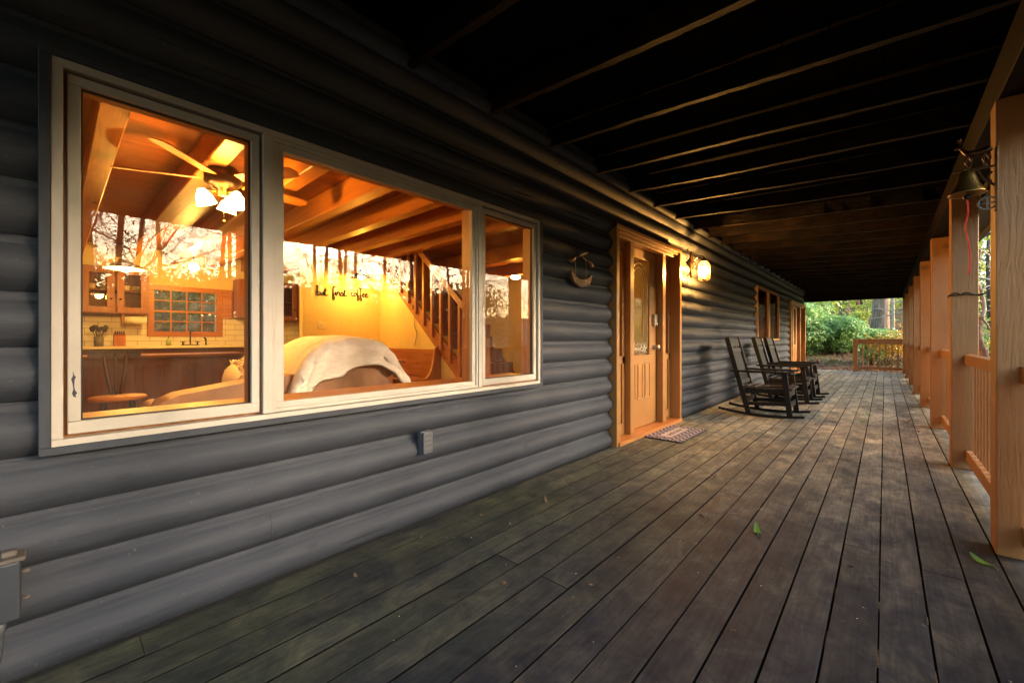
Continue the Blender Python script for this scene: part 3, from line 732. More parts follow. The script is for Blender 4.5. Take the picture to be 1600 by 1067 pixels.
for i, (x, y, h, r_, mt, lb) in enumerate([
    (1.55, 9.5, 1.0, .8, MGREEN, 'green shrub low behind the railing beside the crooked reddish trunk'),
    (2.4, 13.0, 1.7, 1.2, YGREEN, 'bright green shrub seen under the bell, behind the crooked trunk'),
    (1.7, 16.5, 1.3, 1.0, MGREEN, 'mid green shrub seen through the gap left of the bell post'),
    (3.4, 18.0, 2.4, 1.4, YGREEN, 'light green bushy sapling behind the grey trunk on the right')]):
    bush(x, y, h, r_, mt, lb, 30+i, 3000, .085, group=G2)
# far understory: uncountable
rg = np.random.default_rng(8)
def mass(name, pts, n, size, spread, mat, seed):
    V,Q = leaves(pts, n, size, spread, seed, .6)
    o = bpy.data.objects.new(name, np_mesh(name, V, Q, mat)); C.objects.link(o); o['kind'] = 'stuff'; return o
pts = []
for _ in range(150):
    x, y = rg.uniform(-14, 16), rg.uniform(27, 52); pts.append((x, y, ground_z(x,y)+rg.uniform(.2, 4.8)))
mass('undergrowth', pts, 30000, .26, (1.0,1.0,.6), YGREEN, 21)
pts = []
for _ in range(110):
    x, y = rg.uniform(-12, 16), rg.uniform(30, 58); pts.append((x, y, ground_z(x,y)+rg.uniform(.2, 7.0)))
mass('undergrowth', pts, 20000, .26, (1.2,1.2,.8), MGREEN, 22)
pts = []
for _ in range(520):
    a = rg.uniform(R(-66), R(54)); d_ = rg.uniform(13, 30); x, y = 1+d_*math.cos(a), d_*math.sin(a)
    pts.append((x, y, ground_z(x,y)+rg.uniform(0, 1)**1.15*(1.2+d_*.12)))
mass('undergrowth', pts, 120000, .22, (.9,.9,.45), UNDER, 23)

pts = [(rg.uniform(-17,-12), rg.uniform(-2,8), rg.uniform(-.3,3.2)) for _ in range(60)]
mass('undergrowth', pts, 26000, .28, (.8,.8,.6), UNDER, 24)
# ---- trees
def straight_tree(x, y, r, h, mat, label, seed, lean=(0,0), group=None, crown=None, nleaf=1500):
    z = ground_z(x,y); t = thing('tree', label, 'tree', (x,y,z-.1), group); rg = random.Random(seed)
    m = MB(); n = 12; P_ = []; Rr = []
    for i in range(n+1):
        u = i/n; P_.append((lean[0]*u + .05*math.sin(seed+5*u)*r*4, lean[1]*u + .04*math.cos(seed+4*u)*r*4, h*u)); Rr.append(r*(1.18 if i == 0 else 1-.45*u))
    m.tube(P_, Rr, 16, caps=False); m.build('trunk', mat, t, off=(0,0,0))
    b = MB(); tips = []
    for i in range(7):
        u = rg.uniform(.35,.98); k = int(u*n); p = Vector(P_[k]); a = rg.uniform(0,6.28)
        branches(b, p, Vector((math.cos(a), math.sin(a), .45)), r*.28*(1.1-u*.5)+.01, h*.22, 2, rg, .3, 5, (2,3), .1, tips, .6)
    b.build('limbs', mat, t, off=(0,0,0))
    if crown:
        V,Q = leaves(tips, nleaf, .13, (.28,.28,.22), seed, .6)
        o = bpy.data.objects.new('crown', np_mesh('crown', V, Q, crown)); C.objects.link(o); o.parent = t
straight_tree(-.22, 24, .30, 11, BARK, 'massive grey barked tree trunk standing behind the end railing', 1, (.3,0), crown=YGREEN)
straight_tree(-1.60, 28, .235, 11, BARK, 'medium grey trunk, left one of the pair rising above the rhododendrons', 2, (-.1,0), crown=YGREEN)
straight_tree(-1.12, 29.0, .12, 10, BARK_R, 'thin reddish trunk close beside the medium grey one', 3, (.2,0), crown=YGREEN)
straight_tree(-1.0, 31, .15, 10, BARK_D, 'thin dark trunk between the trunk pair and the massive one', 4, (.1,0), crown=YGREEN)
straight_tree(.27, 22, .05, 7, TWIG, 'slim pale sapling just right of the massive trunk', 5, (-.1,0))
straight_tree(.62, 26, .04, 7, TWIG, 'slim pale sapling nearest the row of porch posts', 6, (.1,0))
straight_tree(1.95, 14.5, .24, 9, BARK, 'rough grey trunk seen right of the crooked trunk, beside the near post', 7, (.2,0), crown=YGREEN)
straight_tree(2.0, 19.5, .11, 9, BARK_D, 'dark slim trunk behind the crooked trunk', 8, (-.2,0), crown=YGREEN)
straight_tree(2.35, 18.0, .05, 8, TWIG, 'pale sapling left of the rough grey trunk', 18, (-.1,0))
# crooked reddish laurel just outside the railing
t = thing('crooked_tree', 'crooked reddish trunk with peeling bark just outside the railing below the bell', 'tree', (.93, 6.6, ground_z(.93,6.6)))
def P2(px, py, Y):             # helper for placing the twisted trunk at its real distance
    a = (px-800)/F_PX; b = -(py-HORIZON)/F_PX; ph = math.atan(U0/F_PX); c, s = math.cos(ph), math.sin(ph)
    k = Y/(a*s+c); return Vector((k*(a*c-s), Y, EYE+k*b))
o0 = Vector(t.location)
tr = MB(); tr.tube(bezier([o0-o0, P2(1540,565,6.5)-o0, P2(1535,547,6.5)-o0, P2(1529,527,6.5)-o0, P2(1529,510,6.55)-o0, P2(1534,497,6.6)-o0], 4), [.036-.0006*k for k in range(21)], 10)
tr.build('trunk', BARK_R, t, off=(0,0,0))
b = MB()
for path, r_ in ([[(1534,497),(1524,487),(1514,480),(1505,475)], .012], [[(1534,497),(1538,480),(1533,455),(1527,440),(1522,425),(1530,405),(1532,390)], .017],
                 [[(1534,497),(1541,505),(1547,515)], .013], [[(1524,487),(1512,492),(1498,489)], .009], [[(1533,455),(1541,448),(1550,446)], .012], [[(1529,510),(1518,492),(1508,478)], .007]):
    pp = bezier([P2(x_,y_,6.5+.05*i)-o0 for i,(x_,y_) in enumerate(path)], 4); b.tube(pp, [r_*(1-.6*i/len(pp)) for i in range(len(pp))], 6)
rgx = random.Random(4)
for k in range(10):
    p = P2(rgx.uniform(1505,1548), rgx.uniform(395,500), rgx.uniform(6.4,7.2))-o0
    branches(b, p, Vector((rgx.uniform(.1,1), rgx.uniform(-.3,1), rgx.uniform(-.2,.8))), .005, .55, 1, rgx, .3, 4, (2,3), .05, None, .15)
b.build('branches', TWIG, t, off=(0,0,0))
# pale fallen-looking branch crossing in front of the massive trunk
t = thing('bare_branch_shrub', 'bare pale shrub whose long twig crosses in front of the massive trunk', 'shrub', (.75, 20.5, ground_z(.75,20.5)))
b = MB(); o0 = Vector(t.location)
for path in ([(1415,487),(1400,490),(1380,495),(1365,497),(1352,496)], [(1415,480),(1392,485),(1372,482),(1358,484)], [(1410,470),(1395,474),(1380,480)]):
    pp = bezier([P2(x_,y_,20.5)-o0 for x_,y_ in path], 4); b.tube([Vector((0,0,-.05)) , pp[0]] + pp[1:], [.03]+[.025*(1-.7*i/len(pp)) for i in range(len(pp))], 5)
b.build('twigs', TWIG, t, off=(0,0,0))

# bare trees in front of the porch; they are what the window panes mirror
protos = []
GB = 'bare yard trees mirrored in the window panes'
LB = 'bare branched yard tree facing the porch, seen as a mirrored silhouette in the window panes'
for sd_ in (1, 2, 3):
    t = thing('bare_tree', LB, 'tree', (0,0,0), GB)
    rg2 = random.Random(100+sd_); m = MB(); h = 8; P_ = []; Rr = []
    for i in range(11):
        u = i/10; P_.append((.25*math.sin(sd_*2+4*u)*u, .25*math.cos(sd_+3*u)*u, h*u)); Rr.append(.085*(1.2 if i == 0 else 1-.6*u))
    m.tube(P_, Rr, 9, caps=False); m.build('trunk', BARK_D, t, off=(0,0,0))
    b = MB(); tips = []
    for i in range(17):
        u = .16 + .8*i/17; p = Vector(P_[int(u*10)]); a = rg2.uniform(0,6.28)
        branches(b, p, Vector((math.cos(a), math.sin(a), .35)), .022*(1.1-u*.5), 2.7*(1.15-u*.6), 3, rg2, .4, 4, (3,4), .06, tips, .35)
    b.build('branches', BARK_D, t, off=(0,0,0))
    V,Q = leaves(tips, 700, .07, (.12,.12,.12), sd_, .6)
    o = bpy.data.objects.new('leaves', np_mesh('leaves', V, Q, UNDER)); C.objects.link(o); o.parent = t
    protos.append(t)
spots = [(10.0,.55,1.5,0),(8.2,.95,.9,1),(13,2.2,1.0,2),(9.5,3.0,.9,0),(15,-.6,1.4,1),(12,4.8,1.1,2),(17,2.0,1.2,0),(10,6.6,1.0,1),(14,7.8,1.2,2),(19,5.5,1.3,0),
         (11,10.0,1.1,1),(16,12,1.3,2),(9,11.5,.95,0),(13,15,1.2,1),(20,10,1.4,2),(8.5,16,1.0,1),(18,18,1.3,0),(21,0.5,1.3,1),(23,14,1.5,2),(6.5,5.0,.7,2),(6.2,8.8,.75,1)]
for i, (x, y, s_, k) in enumerate(spots):
    o = protos[k] if k not in [q[3] for q in spots[:i]] else copy_tree(protos[k])
    o.location = (x, y, ground_z(x,y)-.1); o.rotation_euler.z = i*1.7; o.scale = (s_, s_, s_*1.0)

LW = 'bare branched tree of the grey woodland behind the porch posts'
rw = random.Random(77)
for i in range(9):
    y = rw.uniform(24, 46); x = 3.0 + (y-18)*rw.uniform(.02, .42)
    o = copy_tree(protos[i % 3]); sc2 = rw.uniform(.9, 1.4); o.location = (x, y, ground_z(x,y)-.1); o.rotation_euler.z = i*2.1; o.scale = (sc2, sc2, sc2)
    o['label'] = LW; o['group'] = 'bare trees of the woodland'
# ================================================================= PORCH OBJECTS
# ---- rocking chairs
def rocker():
    t = thing('rocking_chair', '', 'rocking chair', (0,0,0), 'black rocking chairs along the porch wall')
    W = .265                                    # half width, chair faces +X, origin between the runners
    def arc(x): return .0 + .17*(x+.02)**2 + (.0)
    for s in (-1, 1):
        m = MB(); xs = np.linspace(-.56, .44, 17); poly = [(x, arc(x)+.001) for x in xs] + [(x, arc(x)+.038*(1-.35*abs(x+.05))) for x in xs[::-1]]
        m.prism(poly, 'y', s*W-.017, s*W+.017); part(m, 'runner', BLACKP, t, bev=.004)
        m = MB(); m.beam((-.185, s*W, .035), (-.455, s*(W-.005), 1.06), .034, .060, (1,0,.2)); part(m, 'back_post', BLACKP, t, bev=.004)
        m = MB(); m.beam((.285, s*W, .045), (.225, s*W, .585), .034, .062, (1,0,0)); part(m, 'leg', BLACKP, t, bev=.004)
        m = MB(); m.prism([(-.40,s*(W+.005)-.035),(-.37,s*(W+.005)+.035),(.22,s*(W+.01)+.05),(.30,s*(W+.01)+.045),(.325,s*(W+.01)),(.30,s*(W+.01)-.045),(.22,s*(W+.01)-.05)], 'z', .585, .610)
        part(m, 'armrest', BLACKP, t, bev=.004)
        m = MB(); m.beam((-.235, s*(W-.032), .335), (.265, s*(W-.032), .385), .026, .085); m.beam((-.215,s*(W-.02),.16),(.275,s*(W-.02),.19),.022,.045)
        part(m, 'side_rail', BLACKP, t, bev=.003)
    for z, x in ((.17, .27), (.31, .262), (.20, -.23)):
        m = MB(); m.beam((x, -W, z), (x, W, z), .022, .07 if x > 0 else .06); part(m, 'stretcher', BLACKP, t, bev=.003)
    m = MB()
    for k in range(7):
        u = k/6; x = -.225 + .50*u; z = .395 - .030*math.sin(u*math.pi*.9) + .022*u + (-.012 if k == 6 else 0)
        m.obox((x, 0, z), (.076, 2*W-.005 if k < 6 else 2*W+.02, .020), (0, R(-6+14*(u-.5)) if k < 6 else R(20), 0))
    part(m, 'seat', SEATM, t, bev=.003)
    d = (Vector((-.455,0,1.06))-Vector((-.185,0,.035))).normalized(); base = Vector((-.185,0,.035))
    def at(z): return base + d*((z-.035)/d.z)
    m = MB()
    p = at(.44); lb = MB(); lb.beam((p.x, -W+.02, p.z), (p.x, W-.02, p.z), .022, .06, tuple(d)); part(lb, 'lower_rail', BLACKP, t, bev=.003)
    for z, h_ in ((.875,.055), (.985,.12)):
        p = at(z); m.beam((p.x, -W+.02, p.z), (p.x, W-.02, p.z), .022, h_, tuple(d))
    for k in range(4): m.beam(at(.89)+Vector((0,-.14+.093*k,0)), at(.94)+Vector((0,-.14+.093*k,0)), .05, .02, (1,0,0))
    part(m, 'back_frame', BLACKP, t, bev=.003)
    m = MB()
    for k in range(9):
        y = -.196 + k*.049; m.beam(at(.45)+Vector((-.004,y,0)), at(.87)+Vector((-.004,y,0)), .036, .014, (1,0,0))
    part(m, 'backrest', BLACKP, t, bev=.002)
    return t
SEATM = wood('chair_seat_lumber', (.030,.022,.016), (.018,.014,.011), 'y', 1, .45, .2)
ch = rocker()
for i, (x, y, lb, rz) in enumerate([(-1.185, 6.565, 'black slatted rocking chair nearest the front door', .0),
                      (-1.185, 8.10, 'middle black rocking chair, between the nearest one and the one by the narrow windows', .02),
                      (-1.185, 9.03, 'farthest black rocking chair, standing beneath the paired narrow windows', -.02)]):
    o = ch if i == 0 else copy_tree(ch)
    o.location = (x, y, .002); o.rotation_euler.z = rz; o['label'] = lb
# ---- doormat
t = thing('doormat', 'grey and mauve zigzag patterned doormat lying before the front door', 'doormat', (-1.72, 4.56, .004))
m = MB(); m.box(-1.95, -1.49, 4.17, 4.95, .004, .011); part(m, 'border', plain('mat_border', (.03,.026,.032), .9), t, bev=.003)
m = MB(); m.box(-1.935, -1.505, 4.185, 4.935, .0112, .0145); part(m, 'weave', make_mat_rug(), t)
m = MB(); m.box(-1.775, -1.655, 4.31, 4.81, .0148, .0165); part(m, 'name_band', plain('mat_band', (.52,.42,.38), .9), t)
def text(body, size, mat, parent, loc, rot, ext=.001, shear=0, name='lettering', space=1):
    c = bpy.data.curves.new(name, 'FONT'); c.body = body; c.size = size; c.extrude = ext; c.align_x = 'CENTER'; c.align_y = 'CENTER'; c.shear = shear; c.space_character = space
    o = bpy.data.objects.new(name, c); C.objects.link(o); c.materials.append(mat); o.parent = parent
    bpy.context.view_layer.update()
    me = bpy.data.meshes.new_from_object(o.evaluated_get(bpy.context.evaluated_depsgraph_get())); bpy.data.objects.remove(o)
    o = bpy.data.objects.new(name, me); C.objects.link(o); o.parent = parent; me.materials.clear(); me.materials.append(mat)
    o.location = Vector(loc)-parent_off(parent); o.rotation_euler = rot; return o
text('welcome', .105, plain('mat_letters', (.10,.08,.09), .9), t, (-1.715, 4.56, .0172), (0,0,R(90)), .0006, .3)
# ---- wall lantern
LX, LY, LZ = -1.775, 5.76, 1.935
t = thing('wall_lantern', 'glowing bronze wall lantern mounted on the logs beside the front door', 'wall lamp', (-1.93, LY, 2.03))
m = MB(); m.prism([(LY, 1.86),(LY+.035,1.95),(LY+.05,2.05),(LY+.035,2.14),(LY,2.22),(LY-.035,2.14),(LY-.05,2.05),(LY-.035,1.95)], 'x', -1.955, -1.928)
part(m, 'backplate', BRONZE, t, bev=.006, seg=2)
m = MB(); m.tube(bezier([(-1.93,LY,2.05),(-1.89,LY,2.10),(-1.84,LY,2.135),(-1.79,LY,2.13),(LX,LY,2.10)], 5), .008, 8)
m.tube(bezier([(-1.93,LY,1.99),(-1.90,LY,2.0),(-1.885,LY,2.04),(-1.90,LY,2.075)], 5), .006, 6)
part(m, 'arm', BRONZE, t)
m = MB(); hw = .082
def hexa(r, z): return [(LX+.82*r*math.cos(R(30+60*k)), LY+.82*r*math.sin(R(30+60*k)), z) for k in range(6)]
for k in range(6):
    a = hexa(.093, 1.815)[k]; b_ = hexa(.093, 2.005)[k]; m.tube([a, b_], .0045, 5); m.tube([b_, hexa(.05, 2.065)[k]], .0045, 5)
for z, r_ in ((1.815,.095),(2.005,.098),(2.065,.053)):
    q = hexa(r_, z)
    for k in range(6): m.tube([q[k], q[(k+1)%6]], .0058, 5)
m.lathe([(.0,2.062),(.055,2.066),(.05,2.075),(.02,2.085),(.013,2.11),(0,2.12)], (LX,LY,0), 12)
m.lathe([(0,1.812),(.03,1.812),(.03,1.83),(.012,1.84),(.012,1.87),(0,1.872)], (LX,LY,0), 12)
part(m, 'lantern_frame', BRONZE, t)
m = MB()
for r0, z0_, r1, z1_ in ((.090,1.818,.090,2.002),(.090,2.006,.050,2.062)):
    A_, B_ = hexa(r0, z0_), hexa(r1, z1_)
    for k in range(6): m.add([A_[k], A_[(k+1)%6], B_[(k+1)%6], B_[k]], [(0,1,2,3)])
part(m, 'lantern_glass', FROST, t)
m = MB(); m.lathe([(0,-.005),(.010,0),(.012,.01),(.019,.025),(.020,.035),(.014,.045),(0,.048)], (LX,LY,1.855), 16); part(m, 'bulb', emit('lantern_bulb', (1,.72,.36), 14), t)
def lamp(name, loc, power, col, r=.03, parent=None):
    d = bpy.data.lights.new(name, 'POINT'); d.energy = power; d.color = col; d.shadow_soft_size = r
    o = bpy.data.objects.new(name, d); C.objects.link(o); o.location = loc; return o
lamp('lantern_light', (LX, LY, 1.945), 27, (1,.50,.13), .018)
# ---- canoe welcome sign
t = thing('canoe_sign', 'small carved wooden canoe welcome sign hung from crossed paddles on the log wall', 'sign', (-1.92, 3.0, 1.6))
m = MB(); top = []; bot = []
for u in np.linspace(-1, 1, 21):
    y = 3.0 + .155*u; top.append((y, 1.545 + .065*abs(u)**2.4)); bot.append((y*1.0, 1.485 + .075*abs(u)**2.6 + (0.02 if abs(u) == 1 else 0)))
m.prism(top + bot[::-1], 'x', -1.935, -1.905); part(m, 'canoe', RUSTW, t, bev=.005, seg=2)
m = MB()
for s in (-1, 1):
    a, b_ = Vector((-1.918+.006*s, 3.0-.14*s, 1.70)), Vector((-1.918+.006*s, 3.0+.09*s, 1.79))
    m.tube([a, b_], .006, 8); m.sphere(b_, .010, 6)
    d = (a-b_).normalized(); mid = a + d*.02
    m.tube([a-d*.05, a-d*.02, a+d*.02, a+d*.05, a+d*.062], [.006,.020,.024,.018,.004], 8)
part(m, 'paddles', RUSTW, t)
m = MB(); m.tube([(-1.918,2.92,1.725),(-1.918,2.915,1.56)], .0025, 5); m.tube([(-1.918,3.08,1.725),(-1.918,3.085,1.56)], .0025, 5)
part(m, 'cords', CREAM, t)
text('WELCOME', .052, CREAM, t, (-1.9035, 3.0, 1.522), (R(90),0,R(90)), .0012, 0, space=1.0)
# ---- outlet cover and electrical box
t = thing('outlet_cover', 'grey painted weatherproof outlet cover on the logs below the window', 'outlet', (-1.93, 1.41, .46))
m = MB(); m.box(-1.96, -1.925, 1.372, 1.445, .395, .525); OUTC = plain('outlet_grey_paint', (.075,.078,.088), .5)
part(m, 'back_box', OUTC, t, bev=.004)
m = MB(); m.box(-1.925, -1.905, 1.376, 1.441, .400, .520); part(m, 'flip_lid', OUTC, t, bev=.006, seg=2)
m = MB()
for k in range(4): m.box(-1.905, -1.903, 1.388, 1.430, .415+.028*k, .419+.028*k)
m.tube([(-1.915,1.370,.5),(-1.915,1.447,.5)], .004, 6); part(m, 'hinge_ribs', CASING, t)
t = thing('electrical_box', 'grey metal electrical box with conduit low on the wall at the left edge', 'electrical box', (-1.92, -.2, .33))
m = MB(); m.box(-1.955, -1.885, -.36, -.068, .225, .395); part(m, 'box_body', plain('dark_box_paint', (.028,.034,.044), .5), t, bev=.006, seg=2)
m = MB(); m.box(-1.960, -1.880, -.37, -.058, .396, .408); m.box(-1.93,-1.90,-.105,-.075,.409,.425)
for z in (.27,.35): m.tube([(-1.92,-.067,z),(-1.92,-.050,z)], .006, 8)
part(m, 'lid', CONCR, t, bev=.003)
m = MB(); m.tube(bezier([(-1.915,-.11,.225),(-1.915,-.11,.15),(-1.922,-.12,.08),(-1.92,-.135,.004)], 5), .011, 10); m.lathe([(.016,0),(.016,.03),(.012,.032)], (-1.915,-.11,.195), 12)
part(m, 'conduit', GREYP2 := plain('dark_conduit', (.04,.045,.055), .5, bump=0), t)
# ---- dinner bell with a deer, on a bracket from the near post
BX, BY = .302, 3.02
t = thing('dinner_bell', 'brass dinner bell with a cast deer on top and red pull cord', 'bell', (.40, BY, 1.85))
m = MB(); m.lathe([(0,1.868),(.024,1.868),(.029,1.860),(.034,1.838),(.042,1.808),(.056,1.778),(.066,1.764),(.068,1.758),(.063,1.758),(.052,1.772),(.038,1.808),(.030,1.838),(.023,1.858),(0,1.862)], (BX,BY,0), 32)
part(m, 'bell_cup', BRASS, t)
m = MB(); m.tube([(BX,BY,1.86),(BX,BY,1.765)], .004, 6); m.sphere((BX,BY,1.745), .014, 8); part(m, 'clapper', BLACK, t)
m = MB(); m.box(.255, .402, BY-.009, BY+.009, 1.872, 1.880); m.box(.392, .400, BY-.02, BY+.02, 1.66, 1.96)
m.tube(bezier([(.395,BY,1.78),(.375,BY,1.80),(.350,BY,1.835),(.335,BY,1.87)], 5), .006, 6)
m.tube(bezier([(.38,BY,1.80),(.372,BY,1.83),(.384,BY,1.85)], 4), .005, 6)
part(m, 'bracket', BRONZE, t, bev=.001)
m = MB(); ring = [(.368+.030*math.cos(g), BY-.004, 1.700+.030*math.sin(g)) for g in np.linspace(0, 2*math.pi, 25)]
m.tube(ring, .0035, 6); m.tube([(.338,BY-.004,1.70),(.398,BY-.004,1.70)], .0035, 6); m.tube([(.368,BY-.004,1.67),(.368,BY-.004,1.73)], .0035, 6)
part(m, 'ring_cross', GREYP, t)
m = MB()                                            # deer, one continuous cast body
m.tube(bezier([(.385,BY,1.955),(.370,BY,1.958),(.340,BY,1.950),(.312,BY,1.955),(.296,BY,1.968),(.285,BY,1.985),(.276,BY,1.995),(.262,BY,1.990)], 3), [.004,.009,.016,.019,.018,.017,.017,.018,.019,.018,.015,.012,.010,.009,.008,.008,.010,.010,.009,.007,.006,.004], 8)
for x, k, s in ((.305,-.010,-1),(.312,.008,1),(.360,-.006,-1),(.368,.010,1)):
    m.tube(bezier([(x,BY+.008*s,1.945),(x+k,BY+.008*s,1.918),(x+k*.2,BY+.008*s,1.897),(x+k*.5,BY+.008*s,1.880)], 3), [.008,.007,.006,.005,.004,.004,.0035,.0035,.003,.004], 6)
for s in (-1,1): m.tube(bezier([(.277,BY,2.0),(.284,BY+.012*s,2.018),(.278,BY+.020*s,2.036)], 3), .0022, 5); m.tube([(.283,BY+.012*s,2.016),(.270,BY+.016*s,2.026)], .002, 5)
m.tube([(.278,BY+.006,1.998),(.288,BY+.014,2.004)], .003, 5)
part(m, 'deer', BRONZE, t)
m = MB(); m.tube(bezier([(BX,BY,1.735),(BX+.004,BY,1.67),(BX-.006,BY,1.60),(BX+.003,BY,1.53),(BX+.010,BY,1.44),(BX+.006,BY,1.36)], 6), .0032, 6)
part(m, 'pull_cord', REDC, t)
# ---- wire twist round the bell post
t2 = MB(); yp, xp = 4.94, .475
ringp = [(xp+.083*a, yp+.083*b, 1.39+.006*math.sin(i*2)) for i, (a,b) in enumerate([(-1,-1),(0,-1.05),(1,-1),(1,0),(1,1),(0,1),(-1,1),(-1,0),(-1,-1)])]
t2.tube(ringp, .0035, 5); t2.tube(bezier([(.38,4.855,1.385),(.405,4.85,1.405),(.43,4.848,1.41),(.45,4.85,1.395),(.48,4.85,1.41),(.53,4.85,1.39),(.575,4.853,1.395)], 4), .006, 5)
t2.tube([(.56,4.85,1.385),(.59,4.85,1.405)], .006, 5)
tag(part(t2, 'twisted_vine', plain('dry_vine', (.06,.035,.02), .9), None) if False else t2.build('twisted_vine', plain('dry_vine', (.06,.035,.02), .9)), 'twisted dry vine tied round the second porch post', 'vine')
# ---- hanging lantern outside the railing
t = thing('hanging_lantern', 'black hanging lantern with pale panes under the eave outside the railing', 'lantern', (.66, 8.3, 1.75))
hx, hy = .655, 8.3; m = MB()
m.box(hx-.11,hx+.11,hy-.11,hy+.11,1.50,1.53); m.prism([(hx-.13,1.88),(hx+.13,1.88),(hx+.04,1.99),(hx-.04,1.99)], 'y', hy-.12, hy+.12)
for a in (-1,1):
    for b_ in (-1,1): m.box(hx+a*.09-.01, hx+a*.09+.01, hy+b_*.09-.01, hy+b_*.09+.01, 1.53, 1.88)
m.tube([(hx,hy,1.99),(hx,hy,2.12)], .006, 6); part(m, 'lantern_frame', BLACK, t, bev=.003)
m = MB(); m.box(hx-.088,hx+.088,hy-.088,hy+.088,1.55,1.86); part(m, 'pane', plain('milky_pane', (.55,.52,.47), .3, bump=0), t)
# ---- fallen leaves and grit on the deck
def leaf_obj(x, y, sz, rot, curl, label, name='fallen_leaf', mat=LEAFG):
    m = MB(); n = 6; vs = []
    for i in range(n+1):
        u = i/n; w_ = .30*math.sin(math.pi*min(1, u*.92+.04))**.8; zz = curl*(u-.4)**2*sz*2
        vs += [((u-.5)*sz, -w_*sz*.6, zz+.004), ((u-.5)*sz, 0, zz+.001), ((u-.5)*sz, w_*sz*.6, zz+.004)]
    m.add(vs, [(i*3+k,(i+1)*3+k,(i+1)*3+k+1,i*3+k+1) for i in range(n) for k in range(2)], True)
    m.tube([((-.5)*sz,0,curl*.16*sz*2+.002), (-.72*sz,.03*sz,.003)], .0008*max(1,sz*20), 4)
    o = m.build(name, mat, None, off=(0,0,0)); o.location = (x,y,.003); o.rotation_euler.z = rot
    tag(o, label, 'leaf', 'leaves fallen on the deck')
leaf_obj(-.511, 2.54, .085, 1.9, .6, 'bright green leaf standing out alone on the open middle boards of the deck')
leaf_obj(.335, 2.90, .10, 2.3, .3, 'long green leaf on the deck at the foot of the near post')
leaf_obj(-1.475, 4.26, .06, .8, .8, 'small green leaf beside the corner of the doormat')
leaf_obj(-.27, 7.6, .09, .2, .5, 'green leaf far down the boards, left one of the far pair')
leaf_obj(-.17, 7.45, .08, 2.2, .8, 'green leaf far down the boards, right one of the far pair')
leaf_obj(-.20, 6.7, .07, 1.2, .5, 'small green leaf just nearer than the far pair on the boards')
leaf_obj(.21, 7.1, .10, .5, .8, 'dark dry leaf on the boards beside the third post', mat=DEADL)
leaf_obj(-.95, 3.3, .06, 1.1, .9, 'curled brown leaf between the door and the lone green leaf', mat=DEADL)
leaf_obj(-1.6, 2.1, .05, 2.6, .9, 'small brown leaf on the mossy boards under the outlet cover', mat=DEADL)
leaf_obj(-.03, 8.1, .07, .3, .8, 'tiny brown leaf on the far boards', mat=DEADL)
rg = np.random.default_rng(14); n = 170
P_ = np.stack([np.where(rg.random(n) < .6, rg.uniform(-1.93,-1.7,n), rg.uniform(-1.9,.5,n)), rg.uniform(.8,16,n), np.full(n,.005)], 1)
V,Q = leaves(P_, n, .028, (.004,.004,.001), 15, .5, .85)
o = bpy.data.objects.new('dry_leaf_crumbs', np_mesh('dry_leaf_crumbs', V, Q, DEADL)); C.objects.link(o); o['kind'] = 'stuff'
rg = np.random.default_rng(12); n = 420
Xg = rg.uniform(-1.9, .55, n); Yg = rg.uniform(.6, 9, n)**1.0; P_ = np.stack([Xg, Yg, np.full(n, .0035)], 1)
V,Q = leaves(P_, n, .007, (.003,.003,.0006), 13, .5, .9)
o = bpy.data.objects.new('grit', np_mesh('grit', V, Q, plain('pale_grit', (.42,.40,.33), .8, bump=0))); C.objects.link(o); o['kind'] = 'stuff'

# ================================================================= INTERIOR (seen through the panes)
CZ = 2.52; KX = -9.0; NX = -6.5; NY = 3.77
m = MB(); m.box(-9.1, -2.10, -3.6, 16.3, -.08, .0); struct(m.build('floor', FLOORW))
m = MB(); m.box(-9.1, -2.10, -3.6, 16.3, CZ, CZ+.05); struct(m.build('ceiling', CEILW))
m = MB(); m.box(KX-.1, KX, -3.6, 1.10, -.0, CZ); m.box(KX-.1,KX,1.96,8.0,0,CZ); m.box(KX-.1,KX,1.10,1.96,0,1.14); m.box(KX-.1,KX,1.10,1.96,1.86,CZ)
struct(m.build('kitchen_wall', PLASTER))
m = MB(); m.box(-9.0, -2.1, -3.6, -3.5, 0, CZ); m.box(-9.0,-2.1,7.6,7.7,0,CZ); struct(m.build('side_wall', PLASTER))
m = MB(); m.box(NX-.12, NX, 2.50, NY, 0, CZ); struct(m.build('nook_wall', PLASTER))
# wall under the stair: polygon below the stringer
def strz(x): return .447 + (x+4.359)*(2.469-.447)/(-6.666+4.359)    # lower edge of the stringer at Y = NY
m = MB(); xb = -3.86
m.prism([(NX, 0), (xb, 0), (xb, max(.01,strz(xb))), (NX, strz(NX))], 'y', NY, NY+.05)
struct(m.build('stair_wall', PLASTER))
for i, y in enumerate([-.92, -.37, .22, .78, 1.32, 1.87, 2.41, 2.95, 3.50]):
    m = MB(); m.box(-9.0, -2.10, y-.065, y+.065, 2.30, CZ-.001); part(m, 'ceiling_beam', PINE_X, cabin, bev=.008)
for y in (4.9, 6.2): 
    m = MB(); m.box(-9, -2.1, y-.07, y+.07, 2.30, CZ-.001); part(m, 'ceiling_beam', PINE_X, cabin, bev=.006)
